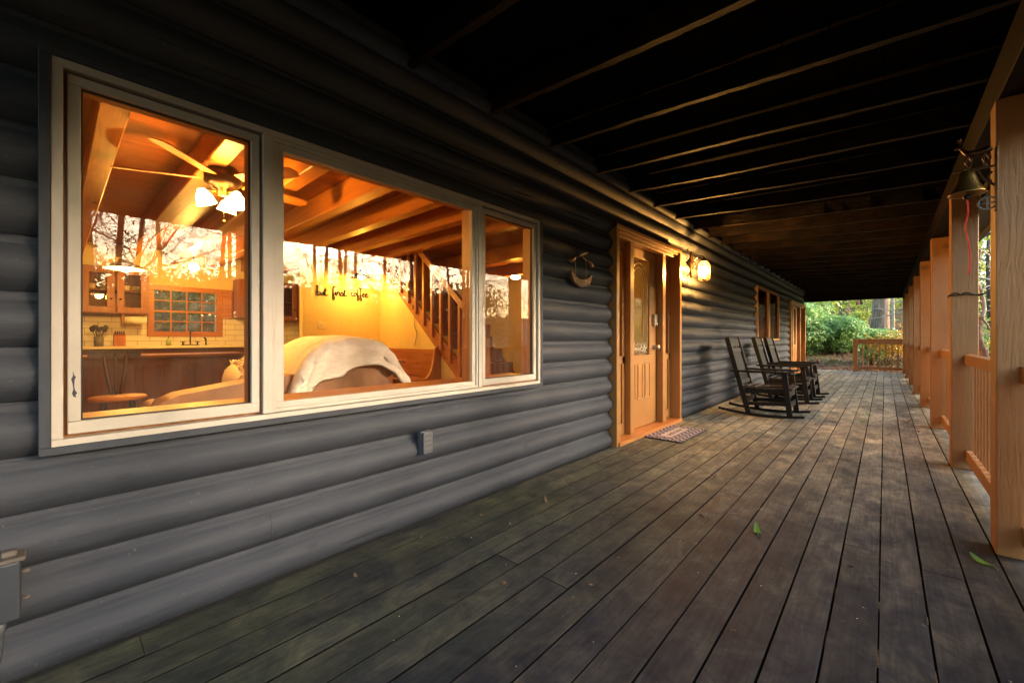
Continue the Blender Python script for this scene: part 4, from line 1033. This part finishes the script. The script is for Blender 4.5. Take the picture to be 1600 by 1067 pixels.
# staircase
t = thing('staircase', 'open pine staircase with slim balusters rising away from the window', 'staircase', (-5.2, 4.2, 0))
m = MB(); sl = (2.469-.447)/(-6.666+4.359)
for yv in (NY-.03, NY+.87):
    a = (-3.86, strz(-3.86)); b_ = (-6.75, strz(-6.75))
    m.prism([(a[0],a[1]),(a[0],a[1]+.27),(b_[0],b_[1]+.27),(b_[0],b_[1])], 'y', yv, yv+.035 if yv < 4 else yv+.03)
part(m, 'stringer', PINE_X, t, bev=.004)
nst = 13
for k in range(nst):
    x = -3.95 - k*.222; z = strz(x)+.215
    m = MB(); m.box(x-.235, x+.02, NY+.005, NY+.865, z, z+.035); part(m, 'tread', CABW, t, bev=.004)
m = MB()
for k in range(nst): x = -4.17 - k*.222; z = strz(x)+.255; m.box(x-.012,x+.006,NY+.005,NY+.865,z-.03,z+.155)
part(m, 'risers', CABW, t)
for k in range(12):
    x = -4.12 - k*.205; z = strz(x)
    m = MB(); m.box(x-.023, x+.023, NY-.070, NY-.030, z+.10, min(z+1.13, CZ-.01)); part(m, 'baluster', PINE_Z, t, bev=.003)
m = MB(); m.beam((-3.95, NY-.05, strz(-3.95)+1.14), (-5.45, NY-.05, strz(-5.45)+1.14), .06, .09); part(m, 'handrail', PINE_X, t, bev=.006)
m = MB(); m.box(-3.86,-3.77,NY-.095,NY-.005,0,1.22); part(m, 'newel_post', PINE_Z, t, bev=.006)
# kitchen
t = thing('kitchen_counter', 'pale kitchen counter with red brown base cabinets under the window', 'counter', (-8.65, 1.5, 0))
m = MB(); m.box(-9.0, -8.36, -3.0, 5.0, .885, .925); part(m, 'countertop', COUNTER, t, bev=.006)
m = MB(); m.box(-8.99, -8.42, -3.0, 5.0, .10, .884)
for k in range(13): m.box(-8.42, -8.405, -2.9+k*.6, -2.36+k*.6, .14, .70); m.box(-8.42,-8.405,-2.9+k*.6,-2.36+k*.6,.73,.86)
part(m, 'base_cabinets', REDW, t, bev=.003)
m = MB(); m.box(-8.999, -8.99, -3.0, 1.0, .925, 1.40); m.box(-8.999,-8.99,1.0,2.06,.925,1.08); m.box(-8.999,-8.99,2.06,5.0,.925,1.40); part(m, 'backsplash', TILE, t)
t = thing('kitchen_island', 'long dark red brown kitchen island in front of the counter', 'island', (-6.9, .4, 0))
m = MB(); m.box(-7.25, -6.75, -2.5, 1.75, 0, .80)
for k in range(8): m.box(-6.75, -6.735, -2.4+k*.52, -1.95+k*.52, .10, .72)
part(m, 'island_body', REDW, t, bev=.004)
m = MB(); m.box(-7.32, -6.68, -2.6, 1.82, .80, .84); part(m, 'island_top', REDW, t, bev=.006)
t = thing('kitchen_window', 'pine framed sash window with small panes above the sink', 'window', (-9.0, 1.53, 1.5))
m = MB(); frame(m, -9.03, -8.965, 1.02, 2.05, 1.075, 1.93, .085)
m.box(-8.985,-8.955,2.05,2.20,1.40,1.93)
part(m, 'window_frame', PINE_Y, t, bev=.004)
m = MB()
for k in range(1,4): y = 1.105+(1.965-1.105)*k/4; m.box(-9.02,-8.985,y-.009,y+.009,1.16,1.845)
for z in (1.33,1.50,1.68): m.box(-9.022,-8.983,1.105,1.965,z-(.016 if z == 1.50 else .008),z+(.016 if z == 1.50 else .008))
part(m, 'muntins', PINE_Y, t)
m = MB(); m.add([(-9.0,1.10,1.15),(-9.0,1.97,1.15),(-9.0,1.97,1.86),(-9.0,1.10,1.86)], [(0,1,2,3)]); part(m, 'pane', glass('kitchen_pane', .25, (.9,.9,.9), .5, 0, (.5,.5,.4)), t)
def cabinet(y0, y1, z0, z1, label, cups=True, n=1):
    t = thing('wall_cabinet', label, 'cabinet', (-8.8, (y0+y1)/2, z0), 'wooden kitchen wall cabinets')
    m = MB(); m.box(-8.99,-8.66,y0,y0+.02,z0,z1); m.box(-8.99,-8.66,y1-.02,y1,z0,z1); m.box(-8.99,-8.66,y0+.02,y1-.02,z0,z0+.02); m.box(-8.99,-8.66,y0+.02,y1-.02,z1-.02,z1); m.box(-8.99,-8.97,y0+.02,y1-.02,z0+.02,z1-.02)
    m.box(-8.96,-8.70,y0+.02,y1-.02,(z0+z1)/2-.01,(z0+z1)/2+.01)
    part(m, 'cabinet_body', CABW, t, bev=.003)
    w_ = (y1-y0)/n
    for k in range(n):
        a, b_ = y0+w_*k+.012, y0+w_*(k+1)-.012; m = MB(); frame(m, -8.66, -8.638, a, b_, z0+.012, z1-.012, .085)
        d = part(m, 'cabinet_door', CABW, t, bev=.003)
        m = MB(); m.add([(-8.65,a+.08,z0+.09),(-8.65,b_-.08,z0+.09),(-8.65,b_-.08,z1-.09),(-8.65,a+.08,z1-.09)], [(0,1,2,3)]); part(m, 'pane', GLASS_CAB, d)
        m = MB(); m.sphere((-8.625, b_-.04 if k % 2 == 0 else a+.04, z0+.22), .014, 6); part(m, 'knob', BLACK, d)
    return t
GLASS_CAB = glass('cabinet_glass', .02, (.8,.75,.7), .8)
cabs = [(-1.0, .20, 1.42, 2.12, 'wooden wall cabinet cut by the left edge of the window', 2), (.24, 1.00, 1.42, 2.12, 'glass fronted wall cabinet with cups, left of the kitchen window', 2),
        (2.22, 2.72, 1.42, 2.12, 'single glass door wall cabinet right of the kitchen window', 1), (2.85, 3.60, 1.38, 2.12, 'glass door wall cabinet seen at the left edge of the middle pane', 2)]
for y0, y1, z0, z1, lb, n in cabs: cabinet(y0, y1, z0, z1, lb, n=n)
CUP = plain('cream_cup', (.75,.66,.5), .3, bump=0)
def cup(x, y, z, label):
    m = MB(); m.lathe([(0,0),(.038,0),(.052,.03),(.055,.085),(.051,.085),(.047,.03),(0,.01)], (x,y,z), 14); m.tube([(x,y+.054,z+.07),(x,y+.085,z+.055),(x,y+.08,z+.02),(x,y+.048,z+.018)], .007, 6)
    o = m.build('cup', CUP, None, off=(x,y,z)); tag(o, label, 'cup', 'cream cups inside the glass fronted cabinet')
for zz, nm in ((1.441,'lower'),(1.782,'upper')):
    for y, p in ((.36,'leftmost'),(.50,'second from left'),(.74,'second from right'),(.88,'rightmost')):
        cup(-8.80, y, zz, 'cream cup on the %s shelf of the glass cabinet, %s' % (nm, p))
# sink things
t = thing('kitchen_faucet', 'dark gooseneck kitchen faucet with two handles below the kitchen window', 'faucet', (-8.85, 1.56, .925))
m = MB(); m.box(-8.88,-8.82,1.44,1.68,.926,.938); m.tube(bezier([(-8.85,1.56,.93),(-8.85,1.56,1.10),(-8.82,1.555,1.17),(-8.77,1.55,1.17),(-8.75,1.55,1.13)], 5), .009, 8); part(m, 'spout', BLACK, t)
for y in (1.46,1.66):
    m = MB(); m.lathe([(.016,.935),(.010,.96),(.014,.985),(0,.99)], (-8.85,y,0), 10); m.tube([(-8.85,y-.035,.985),(-8.85,y+.035,.985)], .006, 6); part(m, 'handle', BLACK, t)
m = MB(); m.lathe([(.016,.926),(.012,.95),(.011,1.0)], (-8.85,1.78,0), 10); m.tube(bezier([(-8.85,1.78,1.0),(-8.84,1.77,1.04),(-8.80,1.745,1.05)], 4), .014, 8); part(m, 'side_sprayer', BLACK, t)
t = thing('soap_bottle', 'pale green soap bottle with a pump by the sink', 'soap bottle', (-8.85, 1.27, .925))
m = MB(); m.lathe([(0,.926),(.034,.926),(.036,1.02),(.014,1.035),(.012,1.045),(0,1.045)], (-8.85,1.27,0), 14); part(m, 'bottle', plain('soap_green', (.35,.45,.12), .3, bump=0), t)
m = MB(); m.tube([(-8.85,1.27,1.045),(-8.85,1.27,1.075),(-8.83,1.255,1.075)], .005, 6); part(m, 'pump', BLACK, t)
t = thing('knife_block', 'wooden knife block full of knives on the counter', 'knife block', (-8.7, .66, .925))
m = MB(); m.prism([(-8.78,.926),(-8.64,.926),(-8.64,1.07),(-8.74,1.13),(-8.78,1.10)], 'y', .60, .73); part(m, 'block', wood('block_wood', (.5,.16,.05), (.3,.09,.03), 'z'), t, bev=.003)
for k in range(5):
    m = MB(); m.box(-8.70,-8.685,.611+k*.024,.625+k*.024,1.09,1.155); part(m, 'knife_handle', DARKW, t)
t = thing('utensil_crock', 'grey crock stuffed with dark utensils, left of the knife block', 'crock', (-8.7, .44, .925))
m = MB(); m.lathe([(0,.926),(.052,.926),(.055,1.07),(.048,1.07),(.045,.94),(0,.94)], (-8.7,.44,0), 18); part(m, 'crock', plain('crock_grey', (.16,.14,.12), .5), t)
for k in range(9):
    a = k*.7; m = MB(); p = Vector((-8.7+.05*math.cos(a), .44+.075*math.sin(a), 1.17+.02*(k%3))); m.tube([(-8.7,.44,.95), p], .005, 5); m.sphere(p, .028, 6, (.5,1,1.2)); part(m, 'utensil', DARKW, t)
t = thing('paper_towel_roll', 'white paper towel roll hung beneath the glass fronted cabinet', 'paper towels', (-8.75, .93, 1.28))
m = MB(); m.tube([(-8.75,.72,1.33),(-8.75,.98,1.33)], .06, 18); part(m, 'roll', plain('paper', (.8,.75,.65), .9), t)
m = MB()
for y in (.70,1.0): m.box(-8.79,-8.70,y-.012,y+.012,1.27,1.42)
part(m, 'holder', CABW, t)
# dining nook
t = thing('corner_bench', 'pine L shaped corner bench with tall curved end panel under the stair', 'bench', (-5.6, 3.5, 0))
m = MB(); m.box(-6.45, -4.83, 3.25, 3.70, .435, .465); m.box(-6.45, -6.0, 2.35, 3.25, .435, .465); part(m, 'seat', PINE_X, t, bev=.005)
m = MB(); m.box(-6.42,-4.83,3.70,3.735,.465,.885); part(m, 'backrest', PINE_X, t, bev=.005)
m = MB(); m.box(-6.48,-6.45,2.35,3.70,.465,.875); m.box(-6.0,-5.98,2.35,3.25,.02,.43); m.box(-5.98,-4.83,3.27,3.29,.02,.43); part(m, 'side_panels', PINE_Y, t, bev=.004)
m = MB(); pl = [(3.16,0),(3.75,0),(3.75,.92),(3.69,.93),(3.655,.90)] + [(3.645-.005*k*k, .86-.082*k) for k in range(5)] + [(3.50,.475),(3.40,.455),(3.16,.455)]
m.prism(pl, 'x', -4.825, -4.785); part(m, 'end_panel', PINE_Z, t, bev=.004)
t = thing('dining_table', 'pine nook table in front of the corner bench', 'table', (-5.4, 2.9, 0))
m = MB(); m.box(-5.95,-4.87,2.62,3.22,.715,.745); part(m, 'table_top', PINE_X, t, bev=.006)
for x in (-5.75,-5.05):
    m = MB(); m.box(x-.03,x+.03,2.70,3.12,0.05,.715); m.box(x-.04,x+.04,2.64,3.18,0,.05); part(m, 'leg', PINE_Z, t, bev=.004)
# wall lettering, hand written strokes
t = thing('wall_script', 'dark script reading but first coffee on the yellow nook wall', 'wall lettering', (NX+.01, 3.1, 1.75))
GL = {'b': [[(0,.9),(.05,1.0),(.12,.85),(.05,.35),(.05,0),(.2,-.03),(.3,.2),(.2,.38),(.08,.3)]],
      'u': [[(0,.35),(.05,.1),(.13,0),(.24,.15),(.27,.38),(.27,.1),(.36,0)]], 't': [[(.0,.1),(.12,.75),(.08,.1),(.2,-.02),(.3,.1)], [(0,.5),(.28,.55)]],
      'f': [[(.3,.85),(.2,1.0),(.12,.8),(.1,.2),(.08,-.4),(.2,-.45),(.22,-.2),(.1,.05),(.3,.12)]],
      'i': [[(0,.2),(.08,.4),(.08,.05),(.2,0)], [(.09,.58),(.11,.62)]], 'r': [[(0,.1),(.08,.42),(.16,.34),(.26,.36),(.24,.06),(.36,0)]],
      's': [[(0,.02),(.12,.42),(.22,.2),(.18,.0),(.04,.02)], [(.18,.0),(.32,.05)]], 'c': [[(.24,.34),(.12,.4),(.02,.2),(.1,0),(.3,.06)]],
      'o': [[(.14,.38),(.03,.25),(.06,.04),(.2,.02),(.26,.22),(.15,.38),(.3,.32)]], 'e': [[(0,.15),(.2,.25),(.18,.4),(.06,.32),(.06,.05),(.2,-.01),(.32,.1)]]}
AD = {'b': .32, 'u': .34, 't': .28, 'f': .27, 'i': .18, 'r': .33, 's': .29, 'c': .27, 'o': .28, 'e': .3, ' ': .42}
x = 0; H = .115; total = sum(AD[c] for c in 'but first coffee'); sy = (3.55-2.70)/total
zt = 1.715
for word in ('but', 'first', 'coffee'):
    m = MB()
    for c in word:
        for st in GL[c]:
            m.tube([Vector((NX+.012, 2.70+x*sy+p.x*sy*1.0, zt+p.y*H*1.25)) for p in bezier([(a,b_,0) for a,b_ in st], 5)], .0085, 6)
        x += AD[c]
    x += AD[' ']; part(m, 'word', BLACK, t)
    zt += .012
# pendants and fan
def pendant(x, y, z, r, ztop, label, mat, bulbc, power, drape=False):
    t = thing('pendant_lamp', label, 'pendant lamp', (x,y,z)); m = MB()
    m.lathe([(r,0),(r*.97,.012),(r*.62,.05),(r*.35,.075),(r*.28,.11),(r*.12,.13),(r*.12,.17),(0,.175)], (x,y,z), 24); m.lathe([(r*.985,.001),(r*.60,.045),(r*.30,.07),(0,.075)], (x,y,z), 24)
    part(m, 'shade', mat, t)
    m = MB(); m.tube([(x,y,z+.17),(x,y,ztop)], .004, 5)
    if drape:
        m.tube(bezier([(x,y,ztop),(x+.12,y+.12,ztop-.06),(x+.35,y+.30,ztop-.12),(x+.6,3.745,ztop-.14),(x+.6,3.752,1.6),(x+.62,3.752,1.25),(x+.68,3.752,1.12),(x+.62,3.752,.93)], 6), .004, 5); m.box(x+.585,x+.615,3.735,3.765,1.50,1.56)
    part(m, 'cord', BLACK, t)
    m = MB(); m.sphere((x,y,z+.028), r*.33, 8); part(m, 'bulb', emit('pendant_bulb', bulbc, 14), t)
    return t
pendant(-6.56, .55, 1.85, .19, 2.3, 'wide white pendant lamp over the kitchen island, seen at the upper left', plain('white_enamel', (.7,.62,.45), .4, bump=0), (1,.66,.28), 1)
pendant(-6.05, 3.20, 1.985, .155, 2.3, 'dark metal pendant lamp hanging over the nook table', BLACK, (1,.62,.22), 1, True)
t = thing('ceiling_globe', 'small bright globe lamp above the kitchen sink', 'ceiling lamp', (-7.6, 1.36, 2.15))
m = MB(); m.sphere((-7.6,1.38,2.10), .062, 10); part(m, 'globe', emit('globe_glow', (1,.66,.28), 9), t)
m = MB(); m.tube([(-7.6,1.38,2.16),(-7.6,1.38,2.51)], .012, 8); part(m, 'stem', BRONZE, t)
FX, FY, FZ = -3.70, .85, 2.24
t = thing('ceiling_fan', 'ceiling fan with long blades and three glowing glass shades', 'ceiling fan', (FX,FY,2.5))
m = MB(); m.lathe([(0,2.52),(.07,2.52),(.06,2.46),(.015,2.44),(.015,2.34),(.09,2.33),(.12,2.29),(.12,2.21),(.08,2.18),(.04,2.16),(.035,2.12),(0,2.12)], (FX,FY,0), 28); part(m, 'motor', BRONZE, t)
for k in range(5):
    a = R(100+72*k); d = Vector((math.cos(a), math.sin(a), 0)); q = Vector((-d.y, d.x, 0)); m = MB()
    p0 = Vector((FX,FY,FZ)); pts = [(.15,.045),(.30,.055),(.60,.058),(.64,.048),(.66,0),(.64,-.048),(.60,-.058),(.30,-.050),(.15,-.045)]
    top = [p0 + d*r_ + q*w_ + Vector((0,0,-.014*w_/.06)) for r_, w_ in pts]; n = len(top)
    m.add(top + [p-Vector((0,0,.007)) for p in top], [tuple(range(n)), tuple(range(2*n-1,n-1,-1))] + [(i,(i+1)%n,n+(i+1)%n,n+i) for i in range(n)])
    part(m, 'blade', PINE_Y, t)
def shade_mat():
    M = Mat('glowing_glass_shade', .3); M.col((.9,.75,.45)); M.b.inputs['Emission Color'].default_value = (1,.62,.22,1); M.b.inputs['Emission Strength'].default_value = 4.0; return M.m
SH = shade_mat()
for k in range(3):
    a = R(270+120*k); c_ = Vector((FX+.12*math.cos(a), FY+.12*math.sin(a), 2.09)); m = MB()
    m.lathe([(.022,.05),(.030,.035),(.052,0),(.060,-.045),(.066,-.06)], c_, 20, rot=(0.35*math.sin(-a), .35*math.cos(a)*-1, 0)); part(m, 'lamp_shade', SH, t)
    m = MB(); m.tube([(FX,FY,2.15), c_+Vector((0,0,.05))], .008, 6); part(m, 'lamp_arm', BRONZE, t)
    m = MB(); m.sphere(c_+Vector((0,0,-.03)), .028, 8); part(m, 'bulb', emit('fan_bulb', (1,.66,.28), 30), t)
m = MB(); m.tube([(FX+.03,FY,2.13),(FX+.03,FY,1.93)], .0025, 4); m.sphere((FX+.03,FY,1.92), .010, 6); part(m, 'pull_chain', BRASS, t)
# seating by the window
t = thing('reclining_sofa', 'tan leather sofa with a rounded back standing close to the window', 'sofa', (-3.2, 1.1, 0))
def rbox(name, mat, p, x0,x1,y0,y1,z0,z1, bev=.06, tt=None):
    m = MB(); m.box(x0,x1,y0,y1,z0,z1); o = part(m, name, mat, tt or t, bev=bev, seg=5)
    for f in o.data.polygons: f.use_smooth = True
    return o
rbox('base', LEATHER, 0, -4.7, -2.75, .55, 1.75, .05, .42, .05)
rbox('seat_cushion', LEATHER, 0, -4.45, -3.02, .45, 1.35, .40, .56, .07)
m = MB(); m.prism([(.36,.20),(.34,.60),(.38,.70),(.46,.735),(.85,.79),(1.25,.83),(1.30,.20)], 'x', -3.10, -2.875); o = part(m, 'armrest', LEATHER, t, bev=.05, seg=5)
m = MB(); m.prism([(1.10,.30),(1.12,.62),(1.19,.80),(1.29,.91),(1.42,.965),(1.58,.95),(1.70,.86),(1.76,.70),(1.78,.30)], 'x', -4.72, -2.88); part(m, 'backrest', LEATHER, t, bev=.05, seg=4)
def throw_mat():
    M = Mat('knit_throw', .95); v = M.coord((1,.35,1), rnd=False); n_ = M.noise(v, 45, 3, .5)
    M.col(M.ramp(n_, [(.35, (.76,.69,.57)), (.65, (.86,.80,.68))])); M.bump(n_, .35, .006); return M.m
m = MB(); path = [(1.02,.62),(1.06,.76),(1.12,.87),(1.19,.95),(1.29,1.005),(1.42,1.025),(1.60,1.005),(1.72,.92),(1.80,.82),(1.88,.73)]
P_ = bezier([(0,a,b_) for a,b_ in path], 5); N = len(P_); nx = 34; vs = []
for i, p in enumerate(P_):
    u_ = i/(N-1); drop = .34*(1-u_)**1.1*(1 if u_ < .5 else .9) + .05
    for j in range(nx+1):
        q = j/nx; L_ = .62 + drop; sx_ = q*L_
        if sx_ < .62: x, z, y = -3.44 + sx_, p.z, p.y
        else: x, z, y = -2.825 + .012*math.sin(i*.9), p.z - (sx_-.62) - .02, p.y + (sx_-.62)*(-.30 if u_ < .45 else .1)
        rip = .012*math.sin(j*.9+i*.05) + .006*math.sin(j*2.1-i*.08)
        vs.append((x + (rip if sx_ >= .62 else 0), y, z + (rip if sx_ < .62 else 0)))
fsq = [(i*(nx+1)+j, (i+1)*(nx+1)+j, (i+1)*(nx+1)+j+1, i*(nx+1)+j+1) for i in range(N-1) for j in range(nx)]
m.add(vs, fsq, True); o = m.build('knit_throw', throw_mat(), None, off=(-3.1,1.4,.9)); tag(o, 'chunky cream knitted throw draped over the sofa back', 'throw')
md = o.modifiers.new('thick', 'SOLIDIFY'); md.thickness = .03; md.offset = 1
t = thing('cream_cushion', 'small fringed cream cushion lying on the sofa seat', 'cushion', (-4.0, .95, .6))
m = MB(); m.sphere((-4.0,1.0,.68), .17, 10, (1,.5,.9)); part(m, 'cushion_body', plain('cushion_cloth', (.72,.60,.42), .9), t)
m = MB(); rc = random.Random(3)
for k in range(70):
    g_ = rc.uniform(0,6.28); m.tube([(-4.0+.165*math.cos(g_),1.0,.68+.15*math.sin(g_)), (-4.0+.21*math.cos(g_)+rc.uniform(-.02,.02),1.0+rc.uniform(-.03,.03),.68+.19*math.sin(g_))], .006, 4)
part(m, 'fringe', CREAM2 := plain('cream_fringe', (.75,.66,.5), .9), t)
t = thing('armchair', 'tan leather armchair cut off by the left edge of the window', 'armchair', (-3.0, -.3, 0))
rbox('seat_cushion', LEATHER, 0, -3.5,-2.7,-.95,-.10,.2,.46,.06); rbox('armrest', LEATHER, 0, -3.45,-2.75,-.10,.07,.1,.72,.07); rbox('backrest', LEATHER, 0, -3.0,-2.72,-.95,.06,.3,.86,.08)
t = thing('wooden_chair', 'dark wooden chair with a round seat and splat back by the island', 'chair', (-5.1, .38, 0))
m = MB(); m.lathe([(0,.50),(.19,.50),(.20,.515),(.19,.53),(0,.535)], (-5.1,.38,0), 24); part(m, 'seat', PINE_Y, t)
for k in range(4):
    a = R(45+90*k); m = MB(); m.tube([(-5.1+.13*math.cos(a),.38+.13*math.sin(a),.50),(-5.1+.19*math.cos(a),.38+.19*math.sin(a),0)], [.018,.013], 8); part(m, 'leg', DARKW, t)
m = MB()
for dy in (-.06,.0,.06): m.tube(bezier([(-5.26,.38+dy*.5,.53),(-5.31,.38+dy,.72),(-5.36,.38+dy*1.3,.90)], 4), .014, 6)
m.box(-5.38,-5.35,.20,.56,.86,.93); part(m, 'backrest', DARKW, t)
t = thing('wall_switch', 'small switch plate on the yellow nook wall', 'switch', (NX, 2.77, 1.25)); m = MB(); m.box(NX,NX+.006,2.72,2.84,1.19,1.30); part(m, 'plate', COUNTER, t, bev=.002)
m = MB(); m.box(NX+.006,NX+.012,2.77,2.79,1.23,1.26); part(m, 'toggle', PLASTER, t)

# interior lamps (each sits at a modelled lamp)
WARM = (1.0, .43, .035); KIT = (1.0, .53, .085)
lamp('fan_light', (FX, FY, 2.02), 9.0, WARM, .06)
lamp('island_pendant_light', (-6.56, .55, 1.83), 13, KIT, .06)
lamp('nook_pendant_light', (-6.05, 3.20, 1.97), 8.5, (1.0,.50,.05), .05)
lamp('sink_globe_light', (-7.6, 1.38, 2.02), 12, KIT, .06)
lamp('hall_light', (-5.5, 6.2, 2.15), 4.5, WARM, .08)
t = thing('hall_lamp', 'round ceiling lamp in the hall behind the staircase', 'ceiling lamp', (-5.5,6.2,2.3)); m = MB(); m.sphere((-5.5,6.2,2.27), .10, 10, (1,1,.5)); part(m, 'globe', emit('hall_glow', (1,.66,.28), 4), t)
m = MB(); m.lathe([(.11,2.29),(.11,2.32),(.02,2.33),(.02,2.52)], (-5.5,6.2,0), 20); part(m, 'fitting', BRONZE, t)
